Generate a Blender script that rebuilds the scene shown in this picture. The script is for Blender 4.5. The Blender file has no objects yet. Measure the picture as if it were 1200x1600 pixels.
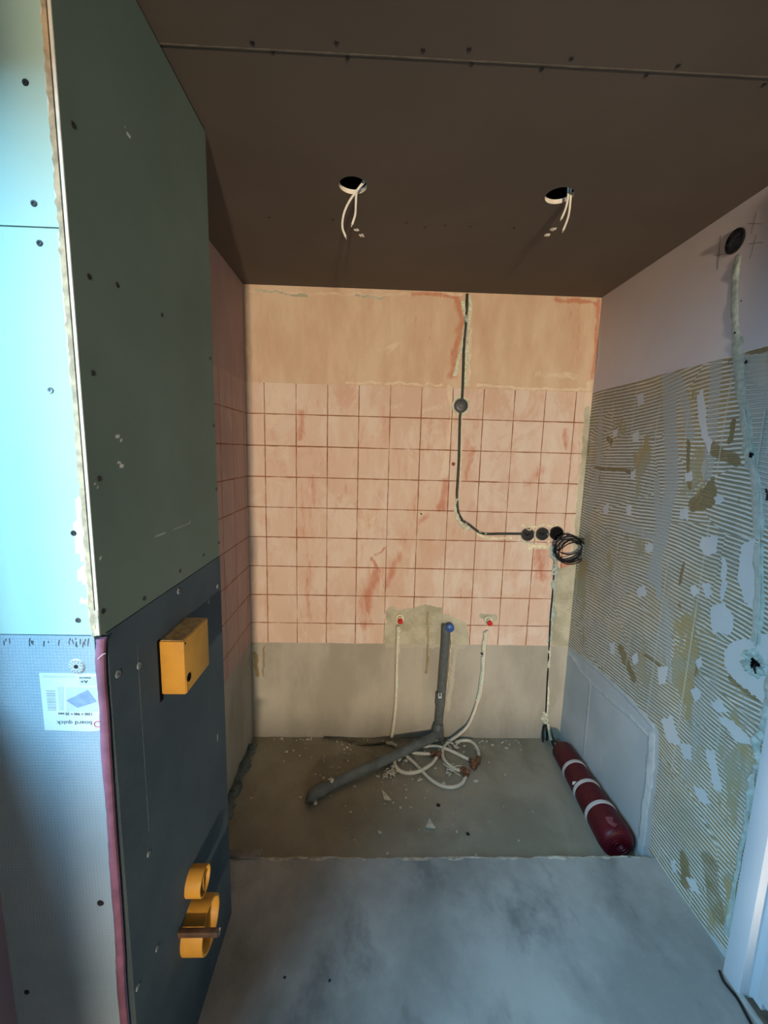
import bpy, bmesh, math, random
import numpy as np
from mathutils import Vector, Matrix
random.seed(7); rng = np.random.default_rng(7)
C = bpy.context.scene.collection
SC = bpy.context.scene
PI = math.pi

# ------------------------------------------------------------ camera, light, exposure
PIT, YAW, ROL, F = 0.14527, 0.030533, 0.025969, 642.34
CAM = np.array([0.61652, 0.0, 1.45161])
_f = np.array([math.sin(YAW)*math.cos(PIT), math.cos(YAW)*math.cos(PIT), -math.sin(PIT)])
_r = np.cross(_f, [0, 0, 1]); _r /= np.linalg.norm(_r); _u = np.cross(_r, _f)
CR = math.cos(ROL)*_r + math.sin(ROL)*_u
CU = -math.sin(ROL)*_r + math.cos(ROL)*_u
cam_d = bpy.data.cameras.new('camera'); cam = bpy.data.objects.new('camera', cam_d); C.objects.link(cam)
cam_d.sensor_fit = 'HORIZONTAL'; cam_d.sensor_width = 36.0; cam_d.lens = 36.0*F/1200.0
cam_d.clip_start = 0.02
cam.matrix_world = Matrix(((CR[0], CU[0], -_f[0], CAM[0]), (CR[1], CU[1], -_f[1], CAM[1]),
                           (CR[2], CU[2], -_f[2], CAM[2]), (0, 0, 0, 1)))
SC.camera = cam
vs = SC.view_settings
vs.view_transform = 'Standard'; vs.look = 'None'; vs.gamma = 1.0; vs.use_curve_mapping = False
vs.exposure = 0.0
world = bpy.data.worlds.new('world'); SC.world = world; world.use_nodes = True
world.node_tree.nodes['Background'].inputs[0].default_value = (0.35, 0.7, 1.0, 1)
world.node_tree.nodes['Background'].inputs[1].default_value = 0.3

def area_light(name, loc, target, sx, sy, power, col):
    d = bpy.data.lights.new(name, 'AREA'); d.shape = 'RECTANGLE'; d.size = sx; d.size_y = sy
    d.energy = power; d.color = col
    o = bpy.data.objects.new(name, d); C.objects.link(o); o.location = loc
    o.rotation_euler = (Vector(target)-Vector(loc)).to_track_quat('-Z', 'Y').to_euler()
    return o
# daylight outside an added window in the left wall, unseen beyond the frame edge
WIN = dict(y0=-0.80, y1=0.56, z0=1.08, z1=1.95)
area_light('daylight', (-0.80, -0.45, 2.35), (0.9, 0.6, 0.8), 1.4, 1.4, 200, (0.34, 0.68, 1.0))
LAMP = (1.10, -3.6, 1.35)
LAMP_POWER = 880
LAMP_COL = (1.0, 0.79, 0.58)

# ------------------------------------------------------------ dimensions (metres), from the tile pitch
P = 0.152; D = 2.0517; W = 1.6873; H = 2.2024
Z_ROW = 1.62; A0 = 0.0884
BX, BY0, BY1 = 0.201, 0.615, 1.112       # boxed-in pipe partition
ZB = -0.10                                # sunk floor at the back
YS = 1.285                                # step
Z_TOPBAND = 1.765; Z_DADO = 0.446

def ray(px, py):
    return (px-600.0)/F*CR - (py-800.0)/F*CU + _f
def hit(px, py, ax, v):
    d = ray(px, py); t = (v-CAM[ax])/d[ax]
    return CAM + t*d
def onY(px, py, y=D): return Vector(hit(px, py, 1, y))
def onX(px, py, x=W): return Vector(hit(px, py, 0, x))
def onZ(px, py, z=0.0): return Vector(hit(px, py, 2, z))

# ------------------------------------------------------------ object helpers
def link(o, parent=None):
    C.objects.link(o)
    if parent is not None:
        o.parent = parent
    return o
def world_loc(o):
    v = Vector((0, 0, 0))
    while o is not None:
        v += o.location; o = o.parent
    return v
def obj(name, bm, mats, parent=None, smooth=True, label=None):
    """vertices of bm are in world space; the object keeps its parent's origin (or its own base)"""
    me = bpy.data.meshes.new(name)
    if isinstance(bm, bmesh.types.BMesh):
        bm.normal_update(); bm.to_mesh(me); bm.free()
    else:
        me = bm
    for m in (mats if isinstance(mats, (list, tuple)) else [mats]): me.materials.append(m)
    if smooth:
        me.shade_smooth()
        try: me.set_sharp_from_angle(angle=math.radians(38))
        except Exception: pass
    o = bpy.data.objects.new(name, me)
    link(o, parent)
    if parent is not None:
        w = world_loc(parent); me.transform(Matrix.Translation(-w))
    if label: o['label'] = label
    return o
def rebase(o, base=None):
    me = o.data
    if base is None:
        co = np.empty(len(me.vertices)*3); me.vertices.foreach_get('co', co); co = co.reshape(-1, 3)
        base = Vector(((co[:, 0].min()+co[:, 0].max())/2, (co[:, 1].min()+co[:, 1].max())/2, co[:, 2].min()))
    me.transform(Matrix.Translation(-Vector(base))); o.location = base
    return o
def tag(o, label, cat, group=None):
    o['label'] = label; o['category'] = cat
    if group: o['group'] = group
    return o
def thing(name, loc, label, cat, group=None):
    o = bpy.data.objects.new(name, None); o.empty_display_size = 0.05; link(o); o.location = loc
    return tag(o, label, cat, group)
def struct(o): o['kind'] = 'structure'; return o

def add_box(bm, lo, hi, bevel=0.0, mi=0):
    x0, y0, z0 = lo; x1, y1, z1 = hi
    v = [bm.verts.new(p) for p in ((x0, y0, z0), (x1, y0, z0), (x1, y1, z0), (x0, y1, z0), (x0, y0, z1), (x1, y0, z1), (x1, y1, z1), (x0, y1, z1))]
    fs = [bm.faces.new([v[i] for i in q]) for q in ((0, 3, 2, 1), (4, 5, 6, 7), (0, 1, 5, 4), (1, 2, 6, 5), (2, 3, 7, 6), (3, 0, 4, 7))]
    for f in fs: f.material_index = mi
    if bevel > 0:
        es = list({e for f in fs for e in f.edges})
        bmesh.ops.bevel(bm, geom=es, offset=bevel, segments=2, affect='EDGES', profile=0.6)
    return bm
def box(lo, hi, bevel=0.0):
    return add_box(bmesh.new(), lo, hi, bevel)

def smooth_path(pts, n=6):
    pts = [Vector(p) for p in pts]
    if len(pts) < 3: 
        return [pts[0].lerp(pts[-1], i/n) for i in range(n+1)]
    out = []
    q = [pts[0]*2-pts[1]] + pts + [pts[-1]*2-pts[-2]]
    for i in range(1, len(q)-2):
        p0, p1, p2, p3 = q[i-1], q[i], q[i+1], q[i+2]
        for k in range(n):
            t = k/n
            out.append(0.5*((2*p1)+(p2-p0)*t+(2*p0-5*p1+4*p2-p3)*t*t+(3*p1-p0-3*p2+p3)*t**3))
    out.append(pts[-1]); return out
def add_tube(bm, pts, r, seg=10, n=6, smooth=True, caps=True):
    path = smooth_path(pts, n) if smooth else [Vector(p) for p in pts]
    N = len(path); rr = r if callable(r) else (lambda t: r)
    t0 = (path[1]-path[0]).normalized()
    up = Vector((0, 0, 1)) if abs(t0.z) < 0.9 else Vector((1, 0, 0))
    nrm = (up - t0*up.dot(t0)).normalized(); rings = []
    for i, p in enumerate(path):
        t = (path[min(i+1, N-1)]-path[max(i-1, 0)])
        if t.length < 1e-9: t = t0
        t.normalize()
        nrm = (nrm - t*nrm.dot(t)).normalized(); b = t.cross(nrm)
        R = rr(i/(N-1))
        rings.append([bm.verts.new(p + (nrm*math.cos(a)+b*math.sin(a))*R) for a in [2*PI*k/seg for k in range(seg)]])
    for i in range(N-1):
        for k in range(seg):
            bm.faces.new((rings[i][k], rings[i][(k+1) % seg], rings[i+1][(k+1) % seg], rings[i+1][k]))
    if caps:
        bm.faces.new(list(reversed(rings[0]))); bm.faces.new(rings[-1])
    return bm
def tube(pts, r, **k): return add_tube(bmesh.new(), pts, r, **k)
def add_lathe(bm, prof, c, axis, seg=28, mi=0):
    """prof: list of (radius, distance along axis)"""
    a = Vector(axis).normalized(); up = Vector((0, 0, 1)) if abs(a.z) < .9 else Vector((1, 0, 0))
    u = up.cross(a).normalized(); v = a.cross(u); c = Vector(c); rings = []
    for r, h in prof:
        if r < 1e-6: rings.append([bm.verts.new(c+a*h)])
        else: rings.append([bm.verts.new(c+a*h+(u*math.cos(2*PI*k/seg)+v*math.sin(2*PI*k/seg))*r) for k in range(seg)])
    for i in range(len(rings)-1):
        A, B = rings[i], rings[i+1]
        for k in range(seg):
            k2 = (k+1) % seg
            if len(A) == 1 and len(B) == 1: continue
            if len(A) == 1: f = bm.faces.new((A[0], B[k2], B[k]))
            elif len(B) == 1: f = bm.faces.new((A[k], A[k2], B[0]))
            else: f = bm.faces.new((A[k], A[k2], B[k2], B[k]))
            f.material_index = mi
    bmesh.ops.recalc_face_normals(bm, faces=bm.faces)
    return bm
def lathe(prof, c, axis, seg=28): return add_lathe(bmesh.new(), prof, c, axis, seg)
def prism(pts2, map3, depthvec):
    """closed outline pts2 -> solid"""
    bm = bmesh.new(); a = [bm.verts.new(map3(p)) for p in pts2]; b = [bm.verts.new(Vector(map3(p))+Vector(depthvec)) for p in pts2]
    bm.faces.new(a); bm.faces.new(list(reversed(b))); n = len(a)
    for i in range(n): bm.faces.new((a[i], b[i], b[(i+1) % n], a[(i+1) % n]))
    bmesh.ops.recalc_face_normals(bm, faces=bm.faces)
    return bm
def smear(path, width, normal, thick=0.004, ragged=0.35, nl=10, ncross=7, lump=0.5, seed=1):
    """a ragged, lumpy ribbon of plaster/adhesive following a path on a wall"""
    r = np.random.default_rng(seed); bm = bmesh.new(); nv = Vector(normal).normalized()
    path = smooth_path(path, nl); N = len(path)
    def nz(n, k):
        a = r.normal(size=max(4, n//k+3)); x = np.linspace(0, len(a)-1.001, n); i = x.astype(int); t = x-i; t = t*t*(3-2*t)
        return a[i]*(1-t)+a[i+1]*t
    L = nz(N, 3)*.7+nz(N, 1)*.4; Rr = nz(N, 3)*.7+nz(N, 1)*.4; hh = nz(N, 2)
    rows = []
    for i, p in enumerate(path):
        t = (path[min(i+1, N-1)]-path[max(i-1, 0)]).normalized(); s = t.cross(nv).normalized()
        w = width(i/(N-1)) if callable(width) else width
        wl = w*.5*(1+ragged*L[i]); wr = w*.5*(1+ragged*Rr[i]); row = []
        end = min(1, min(i, N-1-i)/2+.15)
        for k in range(ncross):
            q = k/(ncross-1)*2-1
            off = q*(wr if q > 0 else wl)
            h = thick*(1-abs(q)**3)*(1+lump*(hh[i]*.7+r.normal()*.2))*end
            if k in (0, ncross-1): h = -0.001
            row.append(bm.verts.new(p+s*off+nv*max(h, -0.001)))
        rows.append(row)
    for i in range(N-1):
        for k in range(ncross-1):
            bm.faces.new((rows[i][k], rows[i][k+1], rows[i+1][k+1], rows[i+1][k]))
    # back
    for i in range(N-1):
        bm.faces.new((rows[i][0], rows[i+1][0], rows[i+1][-1], rows[i][-1]))
    bmesh.ops.recalc_face_normals(bm, faces=bm.faces)
    return bm
def blob(c, r, normal, flat=0.35, seed=1, jag=0.25):
    rr = np.random.default_rng(seed); bm = bmesh.new(); n = 18; nv = Vector(normal).normalized()
    up = Vector((0, 0, 1)) if abs(nv.z) < .9 else Vector((0, 1, 0)); u = up.cross(nv).normalized(); v = nv.cross(u); c = Vector(c)
    rad = 1+jag*rr.normal(size=n); rings = []
    for q, h in ((1.0, -0.15), (.93, .35), (.7, .8), (.35, 1.0)):
        rings.append([bm.verts.new(c+(u*math.cos(2*PI*k/n)+v*math.sin(2*PI*k/n))*r*q*rad[k]+nv*r*flat*h*(1+.15*rr.normal())) for k in range(n)])
    top = bm.verts.new(c+nv*r*flat)
    for a, b in zip(rings, rings[1:]):
        for k in range(n): bm.faces.new((a[k], a[(k+1) % n], b[(k+1) % n], b[k]))
    for k in range(n): bm.faces.new((rings[-1][k], rings[-1][(k+1) % n], top))
    bm.faces.new(list(reversed(rings[0])))
    return bm

# ------------------------------------------------------------ node helper
class N:
    def __init__(s, name, rough=0.85, spec=0.25):
        s.m = bpy.data.materials.new(name); s.m.use_nodes = True; s.t = s.m.node_tree
        s.b = s.t.nodes['Principled BSDF']; s.b.inputs['Roughness'].default_value = rough
        s.b.inputs['Specular IOR Level'].default_value = spec
        s.co = s.t.nodes.new('ShaderNodeTexCoord').outputs['Object']
    def n(s, kind, **k):
        x = s.t.nodes.new(kind)
        for a, b in k.items(): setattr(x, a, b)
        return x
    def put(s, sock, v):
        if hasattr(v, 'is_output') or isinstance(v, bpy.types.NodeSocket): s.t.links.new(v, sock)
        elif isinstance(v, (tuple, list)):
            sock.default_value = tuple(v)+((1,) if len(v) == 3 and len(sock.default_value) == 4 else ())
        else: sock.default_value = v
    def map(s, scale=(1, 1, 1), rot=(0, 0, 0), loc=(0, 0, 0), src=None):
        x = s.n('ShaderNodeMapping'); s.put(x.inputs[0], src or s.co); x.inputs['Scale'].default_value = scale
        x.inputs['Rotation'].default_value = rot; x.inputs['Location'].default_value = loc; return x.outputs[0]
    def noise(s, scale=5, detail=4, rough=.55, vec=None, dist=0.0):
        x = s.n('ShaderNodeTexNoise'); s.put(x.inputs['Vector'], vec or s.co); x.inputs['Scale'].default_value = scale
        x.inputs['Detail'].default_value = detail; x.inputs['Roughness'].default_value = rough; x.inputs['Distortion'].default_value = dist
        return x.outputs['Fac']
    def ramp(s, v, lo, hi):
        x = s.n('ShaderNodeMapRange'); x.interpolation_type = 'SMOOTHSTEP'; s.put(x.inputs[0], v)
        x.inputs[1].default_value = lo; x.inputs[2].default_value = hi; return x.outputs[0]
    def math(s, op, a, b=0.0, c=None):
        x = s.n('ShaderNodeMath', operation=op); s.put(x.inputs[0], a); s.put(x.inputs[1], b)
        if c is not None: s.put(x.inputs[2], c)
        return x.outputs[0]
    def mix(s, f, a, b):
        x = s.n('ShaderNodeMix', data_type='RGBA'); s.put(x.inputs[0], f); s.put(x.inputs[6], a); s.put(x.inputs[7], b); return x.outputs[2]
    def attr(s, name):
        x = s.n('ShaderNodeAttribute'); x.attribute_name = name; return x.outputs['Fac']
    def xyz(s, src=None):
        x = s.n('ShaderNodeSeparateXYZ'); s.put(x.inputs[0], src or s.co); return x.outputs
    def done(s, col, bump=None, strength=0.3, dist=0.004, rough=None):
        s.put(s.b.inputs['Base Color'], col)
        if rough is not None: s.put(s.b.inputs['Roughness'], rough)
        if bump is not None:
            x = s.n('ShaderNodeBump'); x.inputs['Strength'].default_value = strength; x.inputs['Distance'].default_value = dist
            s.put(x.inputs['Height'], bump); s.t.links.new(x.outputs[0], s.b.inputs['Normal'])
        return s.m
def plain(name, col, rough=0.6, var=0.15, scale=30, metal=0.0, spec=0.3, bump=0.15):
    k = N(name, rough, spec); k.b.inputs['Metallic'].default_value = metal
    n1 = k.noise(scale, 3)
    dark = tuple(c*(1-var) for c in col); light = tuple(min(1, c*(1+var)) for c in col)
    return k.done(k.mix(k.ramp(n1, .3, .7), dark, light), n1, bump, .002)

# ------------------------------------------------------------ painted-mask grids
def vnoise(u, v, scale, seed):
    r = np.random.default_rng(seed); G = r.random((64, 64))
    x = u*scale+17.3; y = v*scale+9.1; i = np.floor(x).astype(int); j = np.floor(y).astype(int); a = x-i; b = y-j
    a = a*a*(3-2*a); b = b*b*(3-2*b); g = lambda p, q: G[p % 64, q % 64]
    return (g(i, j)*(1-a)+g(i+1, j)*a)*(1-b)+(g(i, j+1)*(1-a)+g(i+1, j+1)*a)*b
def stroke_mask(u, v, pts, w, soft=.5):
    pts = np.array(pts, float); best = np.full(u.shape, 1e9)
    if len(pts) == 1: best = np.hypot(u-pts[0, 0], v-pts[0, 1])
    for a, b in zip(pts, pts[1:]):
        d = b-a; L = (d**2).sum()+1e-12; t = np.clip(((u-a[0])*d[0]+(v-a[1])*d[1])/L, 0, 1)
        best = np.minimum(best, np.hypot(u-a[0]-t*d[0], v-a[1]-t*d[1]))
    x = np.clip((w-best)/(max(w, 1e-6)*soft), 0, 1); return x*x*(3-2*x)
def poly_mask(u, v, pts):
    ins = np.zeros(u.shape, bool); n = len(pts)
    for i in range(n):
        x0, y0 = pts[i]; x1, y1 = pts[(i+1) % n]
        if y0 == y1: continue
        c = ((y0 > v) != (y1 > v)) & (u < (x1-x0)*(v-y0)/(y1-y0)+x0); ins ^= c
    return ins.astype(float)
def wall_grid(name, fixed_ax, fixed, ur, vr, res, back, masks, mats, jitter=.006, parent=None, holes=()):
    """grid in the plane axis=fixed; u is the horizontal axis, v is z. masks: {attr: [(kind, pts_px, width, strength)]}"""
    ua = 1 if fixed_ax == 0 else 0
    nu = int((ur[1]-ur[0])/res)+1; nv_ = int((vr[1]-vr[0])/res)+1
    U, V = np.meshgrid(np.linspace(*ur, nu), np.linspace(*vr, nv_))
    u = U.ravel(); v = V.ravel(); co = np.zeros((len(u), 3)); co[:, fixed_ax] = fixed; co[:, ua] = u; co[:, 2] = v
    idx = np.arange(nu*nv_).reshape(nv_, nu)
    q = np.stack([idx[:-1, :-1], idx[:-1, 1:], idx[1:, 1:], idx[1:, :-1]], -1).reshape(-1, 4)
    cu = (u[q[:, 0]]+u[q[:, 2]])/2; cv = (v[q[:, 0]]+v[q[:, 2]])/2
    keep = np.ones(len(q), bool)
    for hu, hv, hr in holes: keep &= np.hypot(cu-hu, cv-hv) > hr
    q = q[keep]
    if (fixed_ax == 0) == (back > 0): q = q[:, ::-1]
    faces = q.tolist()
    n0 = len(co); ex = []
    for du, dv in ((0, 0), (1, 0), (1, 1), (0, 1)):
        c = [0, 0, 0]; c[fixed_ax] = fixed+back; c[ua] = ur[du]; c[2] = vr[dv]; ex.append(c)
    co = np.vstack([co, ex]); b0, b1, b2, b3 = range(n0, n0+4)
    faces.append([b0, b1, b2, b3])
    faces.append([b0, b1]+idx[0, ::-1].tolist()); faces.append([b1, b2]+idx[::-1, -1].tolist())
    faces.append([b2, b3]+idx[-1, :].tolist()); faces.append([b3, b0]+idx[:, 0].tolist())
    me = bpy.data.meshes.new(name); me.from_pydata(co.tolist(), [], faces)
    ju = u+(vnoise(u, v, 28, 3)-.5)*jitter*2+(vnoise(u, v, 80, 5)-.5)*jitter
    jv = v+(vnoise(u, v, 28, 4)-.5)*jitter*2+(vnoise(u, v, 80, 6)-.5)*jitter
    for att, items in masks.items():
        m = np.zeros(len(u))
        for kind, pts, w, s in items:
            w3 = [hit(px, py, fixed_ax, fixed) for px, py in pts]; p2 = [(p[ua], p[2]) for p in w3]
            k = stroke_mask(ju, jv, p2, w*(2.0 if att == 'red' else 1), 1.0 if att == 'red' else .5) if kind == 's' else poly_mask(ju, jv, p2)
            m = np.maximum(m, k*s)
        a = me.attributes.new(att, 'FLOAT', 'POINT'); a.data.foreach_set('value', np.concatenate([m, np.zeros(4)]).astype(np.float32))
    for mm in mats: me.materials.append(mm)
    o = bpy.data.objects.new(name, me); link(o, parent)
    if parent is not None: me.transform(Matrix.Translation(-world_loc(parent)))
    return o

# ------------------------------------------------------------ materials
def tiled_plaster(name, ax, a0, cols, light, tan):
    k = N(name, .88, .2); X = k.xyz(); h = X[ax]; z = X[2]
    big = k.noise(2.2, 3, .5); c = k.mix(k.ramp(big, .35, .65), cols[0], cols[1])
    st = k.noise(5, 5, .6, k.map((2.6, 2.6, .8), (0, .35, 0))); c = k.mix(k.math('MULTIPLY', k.ramp(st, .48, .68), .75), c, light)
    st2 = k.noise(4, 6, .65, k.map((3.4, 3.4, .7), (0, -.25, 0), (3, 1, 2))); c = k.mix(k.math('MULTIPLY', k.ramp(st2, .52, .72), .6), c, cols[2])
    st3 = k.noise(2.6, 7, .7, k.map((1.5, 1.5, .9), (0, .6, 0), (1, 5, 9)), 1.2); c = k.mix(k.math('MULTIPLY', k.ramp(st3, .50, .60), .6), c, light)
    st4 = k.noise(6, 7, .72, k.map((1.8, 1.8, .8), (0, -.5, 0), (4, 2, 2)), .8); c = k.mix(k.math('MULTIPLY', k.ramp(st4, .55, .66), .45), c, cols[2])
    # separate trowel areas tile by tile
    wn = k.n('ShaderNodeTexWhiteNoise', noise_dimensions='2D'); cb = k.n('ShaderNodeCombineXYZ')
    k.put(cb.inputs[0], k.math('FLOOR', k.math('DIVIDE', k.math('SUBTRACT', h, a0), P)))
    k.put(cb.inputs[1], k.math('FLOOR', k.math('DIVIDE', k.math('SUBTRACT', z, Z_ROW), P)))
    k.t.links.new(cb.outputs[0], wn.inputs[0])
    intile = k.math('MULTIPLY', k.math('LESS_THAN', z, Z_TOPBAND), k.math('GREATER_THAN', z, Z_DADO))
    c = k.mix(k.math('MULTIPLY', k.math('MULTIPLY', wn.outputs[0], .3), intile), c, light)
    c = k.mix(k.math('MULTIPLY', k.math('GREATER_THAN', z, Z_TOPBAND), .8), c, k.mix(k.ramp(st, .3, .7), tan[0], tan[1]))
    # red stains and pale smears
    rn = k.noise(12, 7, .75, k.map((2.6, 2.6, .6), (0, .35, 0)))
    c = k.mix(k.math('MULTIPLY', k.ramp(k.math('ADD', k.math('MULTIPLY', k.attr('red'), .42), rn), .66, 1.0), .75), c, (.50, .17, .09))
    rf = k.noise(9, 6, .7, k.map((2.2, 2.2, .5), (0, .3, 0), (7, 1, 4)))
    c = k.mix(k.math('MULTIPLY', k.ramp(rf, .60, .74), .55), c, (.55, .24, .14))
    pn = k.noise(22, 5, .6)
    c = k.mix(k.math('MULTIPLY', k.ramp(k.math('MULTIPLY', k.attr('pale'), k.math('ADD', k.math('MULTIPLY', pn, 1.6), -.1)), .25, .95), .8), c, (.74, .62, .46))
    # tile joints still showing in the skim
    def line(co, o):
        m = k.math('PINGPONG', k.math('SUBTRACT', co, o), P/2)
        return m
    brk = k.noise(9, 3, .6); wv = k.math('MULTIPLY', k.math('ADD', brk, -.15), .0062)
    dh = line(k.math('ADD', h, k.math('MULTIPLY', k.noise(20, 2), .003)), a0+.0015); dz = line(k.math('ADD', z, k.math('MULTIPLY', k.noise(18, 2), .003)), Z_ROW+.0015)
    lh = k.math('SUBTRACT', 1.0, k.ramp(k.math('DIVIDE', dh, wv), .5, 1.3)); lz = k.math('SUBTRACT', 1.0, k.ramp(k.math('DIVIDE', dz, wv), .6, 1.5))
    ln = k.math('MULTIPLY', k.math('MAXIMUM', lh, lz), intile)
    ln = k.math('MULTIPLY', ln, k.ramp(brk, .22, .36))
    c = k.mix(k.math('MULTIPLY', ln, .95), c, k.mix(k.noise(6), (.29, .09, .035), (.25, .11, .05)))
    # cement patches, dado boards
    cm = k.ramp(k.math('MULTIPLY', k.attr('cement'), k.math('ADD', k.noise(30, 4), .5)), .35, .6)
    cc = k.mix(k.ramp(k.noise(7, 5, .65), .35, .65), (.35, .34, .24), (.52, .5, .38)); c = k.mix(cm, c, cc)
    dd = k.math('LESS_THAN', k.math('ADD', z, k.math('MULTIPLY', k.noise(15, 3), .01)), Z_DADO+.005)
    dc = k.mix(k.ramp(k.noise(2.6, 5, .6, k.map((1.5, 1.5, .6))), .35, .65), (.33, .31, .25), (.44, .42, .35))
    dc = k.mix(k.ramp(k.attr('cement'), .2, .8), dc, (.45, .43, .34)); dc = k.mix(k.ramp(k.attr('brown'), .2, .8), dc, (.22, .17, .08))
    c = k.mix(dd, c, dc); c = k.mix(k.ramp(k.attr('brown'), .3, .9), c, (.30, .23, .12))
    hgt = k.math('ADD', k.math('MULTIPLY', k.noise(12, 6, .6), .6), k.math('MULTIPLY', ln, -.5)); hgt = k.math('ADD', hgt, k.math('MULTIPLY', dd, -.3))
    hgt = k.math('ADD', hgt, k.math('MULTIPLY', k.attr('pale'), .3))
    return k.done(c, hgt, .45, .006)
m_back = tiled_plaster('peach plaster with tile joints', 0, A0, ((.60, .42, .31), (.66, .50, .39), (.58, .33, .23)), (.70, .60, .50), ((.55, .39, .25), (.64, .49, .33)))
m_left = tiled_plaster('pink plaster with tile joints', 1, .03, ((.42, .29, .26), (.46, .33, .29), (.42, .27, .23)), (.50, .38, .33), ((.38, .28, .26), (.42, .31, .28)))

def comb_wall():
    k = N('combed tile adhesive', .85, .25); X = k.xyz(); y = X[1]; z = X[2]
    warp = k.math('ADD', k.math('MULTIPLY', k.noise(1.7, 1, .4), .09), k.math('MULTIPLY', k.noise(9, 2, .5), .006))
    v2 = k.n('ShaderNodeTexVoronoi', feature='F1'); v2.inputs['Scale'].default_value = 3.2; k.put(v2.inputs['Vector'], k.map((1, .8, 1.1), (0, 0, 0), (0, .4, .2)))
    vc2 = k.n('ShaderNodeSeparateColor'); k.t.links.new(v2.outputs['Color'], vc2.inputs[0])
    tilt = k.math('MULTIPLY', k.math('SUBTRACT', vc2.outputs[0], .5), .32)
    warp = k.math('ADD', warp, k.math('MULTIPLY', tilt, y)); warp = k.math('ADD', warp, k.math('MULTIPLY', vc2.outputs[1], .05))
    ph = k.math('DIVIDE', k.math('ADD', z, warp), .0135)
    s = k.math('SINE', k.math('MULTIPLY', ph, 2*PI))
    brk = k.noise(26, 3, .6, k.map((1, 1, 2.5)))
    rid = k.ramp(k.math('ADD', s, k.math('MULTIPLY', k.math('SUBTRACT', brk, .5), 1.6)), -.55, .5)
    vc = k.mix(k.ramp(k.noise(3.2, 4, .6), .42, .64), (.27, .245, .165), (.40, .285, .125))
    rc = k.mix(k.ramp(k.noise(5, 4), .4, .65), (.66, .65, .57), (.54, .53, .45))
    c = k.mix(rid, vc, rc)
    # scraped smooth areas, ochre and grey
    pl = k.noise(3.4, 6, .62, k.map((1.2, 1.6, .8), (.3, 0, 0), (5, 2, 1)))
    sm = k.ramp(pl, .57, .62)
    c = k.mix(k.math('MULTIPLY', sm, .85), c, k.mix(k.ramp(k.noise(6, 3), .4, .6), (.33, .31, .2), (.36, .28, .12)))
    vs_ = k.noise(5, 5, .65, k.map((1, 1.6, .22), (0, 0, 0), (0, 4, 3)))
    c = k.mix(k.math('MULTIPLY', k.ramp(vs_, .56, .66), .45), c, (.42, .43, .38))
    # rust/ochre dabs
    c = k.mix(k.math('MULTIPLY', k.ramp(k.noise(9, 5, .7, k.map((1, 1.3, .8), (0, 0, 0), (8, 8, 8))), .64, .70), .8), c, (.26, .15, .03))
    c = k.mix(k.ramp(k.math('MULTIPLY', k.attr('film'), k.math('ADD', k.noise(18, 5, .7), .45)), .35, .8), c, k.mix(k.math('MULTIPLY', rid, .5), (.42, .43, .39), (.5, .5, .44)))
    c = k.mix(k.ramp(k.math('MULTIPLY', k.attr('ochre'), k.math('ADD', k.noise(20, 4), .5)), .35, .7), c, k.mix(k.noise(8), (.26, .23, .13), (.26, .18, .07)))
    # old joints: pale lines every tile
    dj = k.math('PINGPONG', k.math('SUBTRACT', k.math('ADD', y, k.math('MULTIPLY', z, .012)), .968), P/2)
    jl = k.math('MULTIPLY', k.math('SUBTRACT', 1.0, k.ramp(dj, .0012, .0035)), k.ramp(k.noise(4, 3), .42, .55))
    c = k.mix(k.math('MULTIPLY', jl, .7), c, (.58, .56, .47))
    # small squarish pale putty dabs on the joints
    vo = k.n('ShaderNodeTexVoronoi', distance='CHEBYCHEV', feature='F1'); vo.inputs['Scale'].default_value = 6.6; vo.inputs['Randomness'].default_value = .55
    k.put(vo.inputs['Vector'], k.map((1, 1, 1), (.12, 0, 0), (0, .03, .05))); 
    vd = k.math('ADD', vo.outputs['Distance'], k.math('MULTIPLY', k.noise(40, 3), .14))
    vw = k.n('ShaderNodeSeparateColor'); k.t.links.new(vo.outputs['Color'], vw.inputs[0])
    dab = k.math('MULTIPLY', k.math('LESS_THAN', vd, k.math('MULTIPLY', vw.outputs[0], .2)), k.math('GREATER_THAN', vw.outputs[1], .45))
    pale = k.math('MAXIMUM', dab, k.ramp(k.attr('pale'), .4, .55))
    c = k.mix(pale, c, k.mix(k.noise(10, 3), (.52, .54, .53), (.60, .61, .59)))
    # smooth plaster above the tiles, and the smooth boxed area low at the back
    top = k.math('GREATER_THAN', k.math('ADD', z, k.math('MULTIPLY', k.noise(20, 3), .01)), Z_TOPBAND+.003)
    c = k.mix(top, c, k.mix(k.ramp(k.noise(2, 3), .3, .7), (.58, .545, .555), (.64, .605, .61)))
    lo = k.ramp(k.attr('board'), .45, .55)
    c = k.mix(lo, c, k.mix(k.ramp(k.noise(3, 4), .35, .65), (.38, .42, .42), (.47, .5, .49)))
    c = k.mix(k.math('MULTIPLY', k.ramp(k.math('MULTIPLY', k.attr('white'), k.math('ADD', k.math('MULTIPLY', k.noise(22, 5), 1.8), -.35)), .2, .75), .75), c, (.58, .61, .59))
    c = k.mix(k.ramp(k.attr('dark'), .3, .7), c, (.03, .03, .03))
    flat = k.math('MAXIMUM', k.math('MAXIMUM', top, lo), k.math('MAXIMUM', pale, sm))
    hg = k.math('MULTIPLY', rid, k.math('SUBTRACT', 1.0, flat)); hg = k.math('ADD', hg, k.math('MULTIPLY', pale, 1.1)); hg = k.math('ADD', hg, k.math('MULTIPLY', k.attr('white'), .8))
    return k.done(c, k.math('ADD', hg, k.math('MULTIPLY', k.noise(14, 5), .25)), .8, .0035)
m_right = comb_wall()

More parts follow.
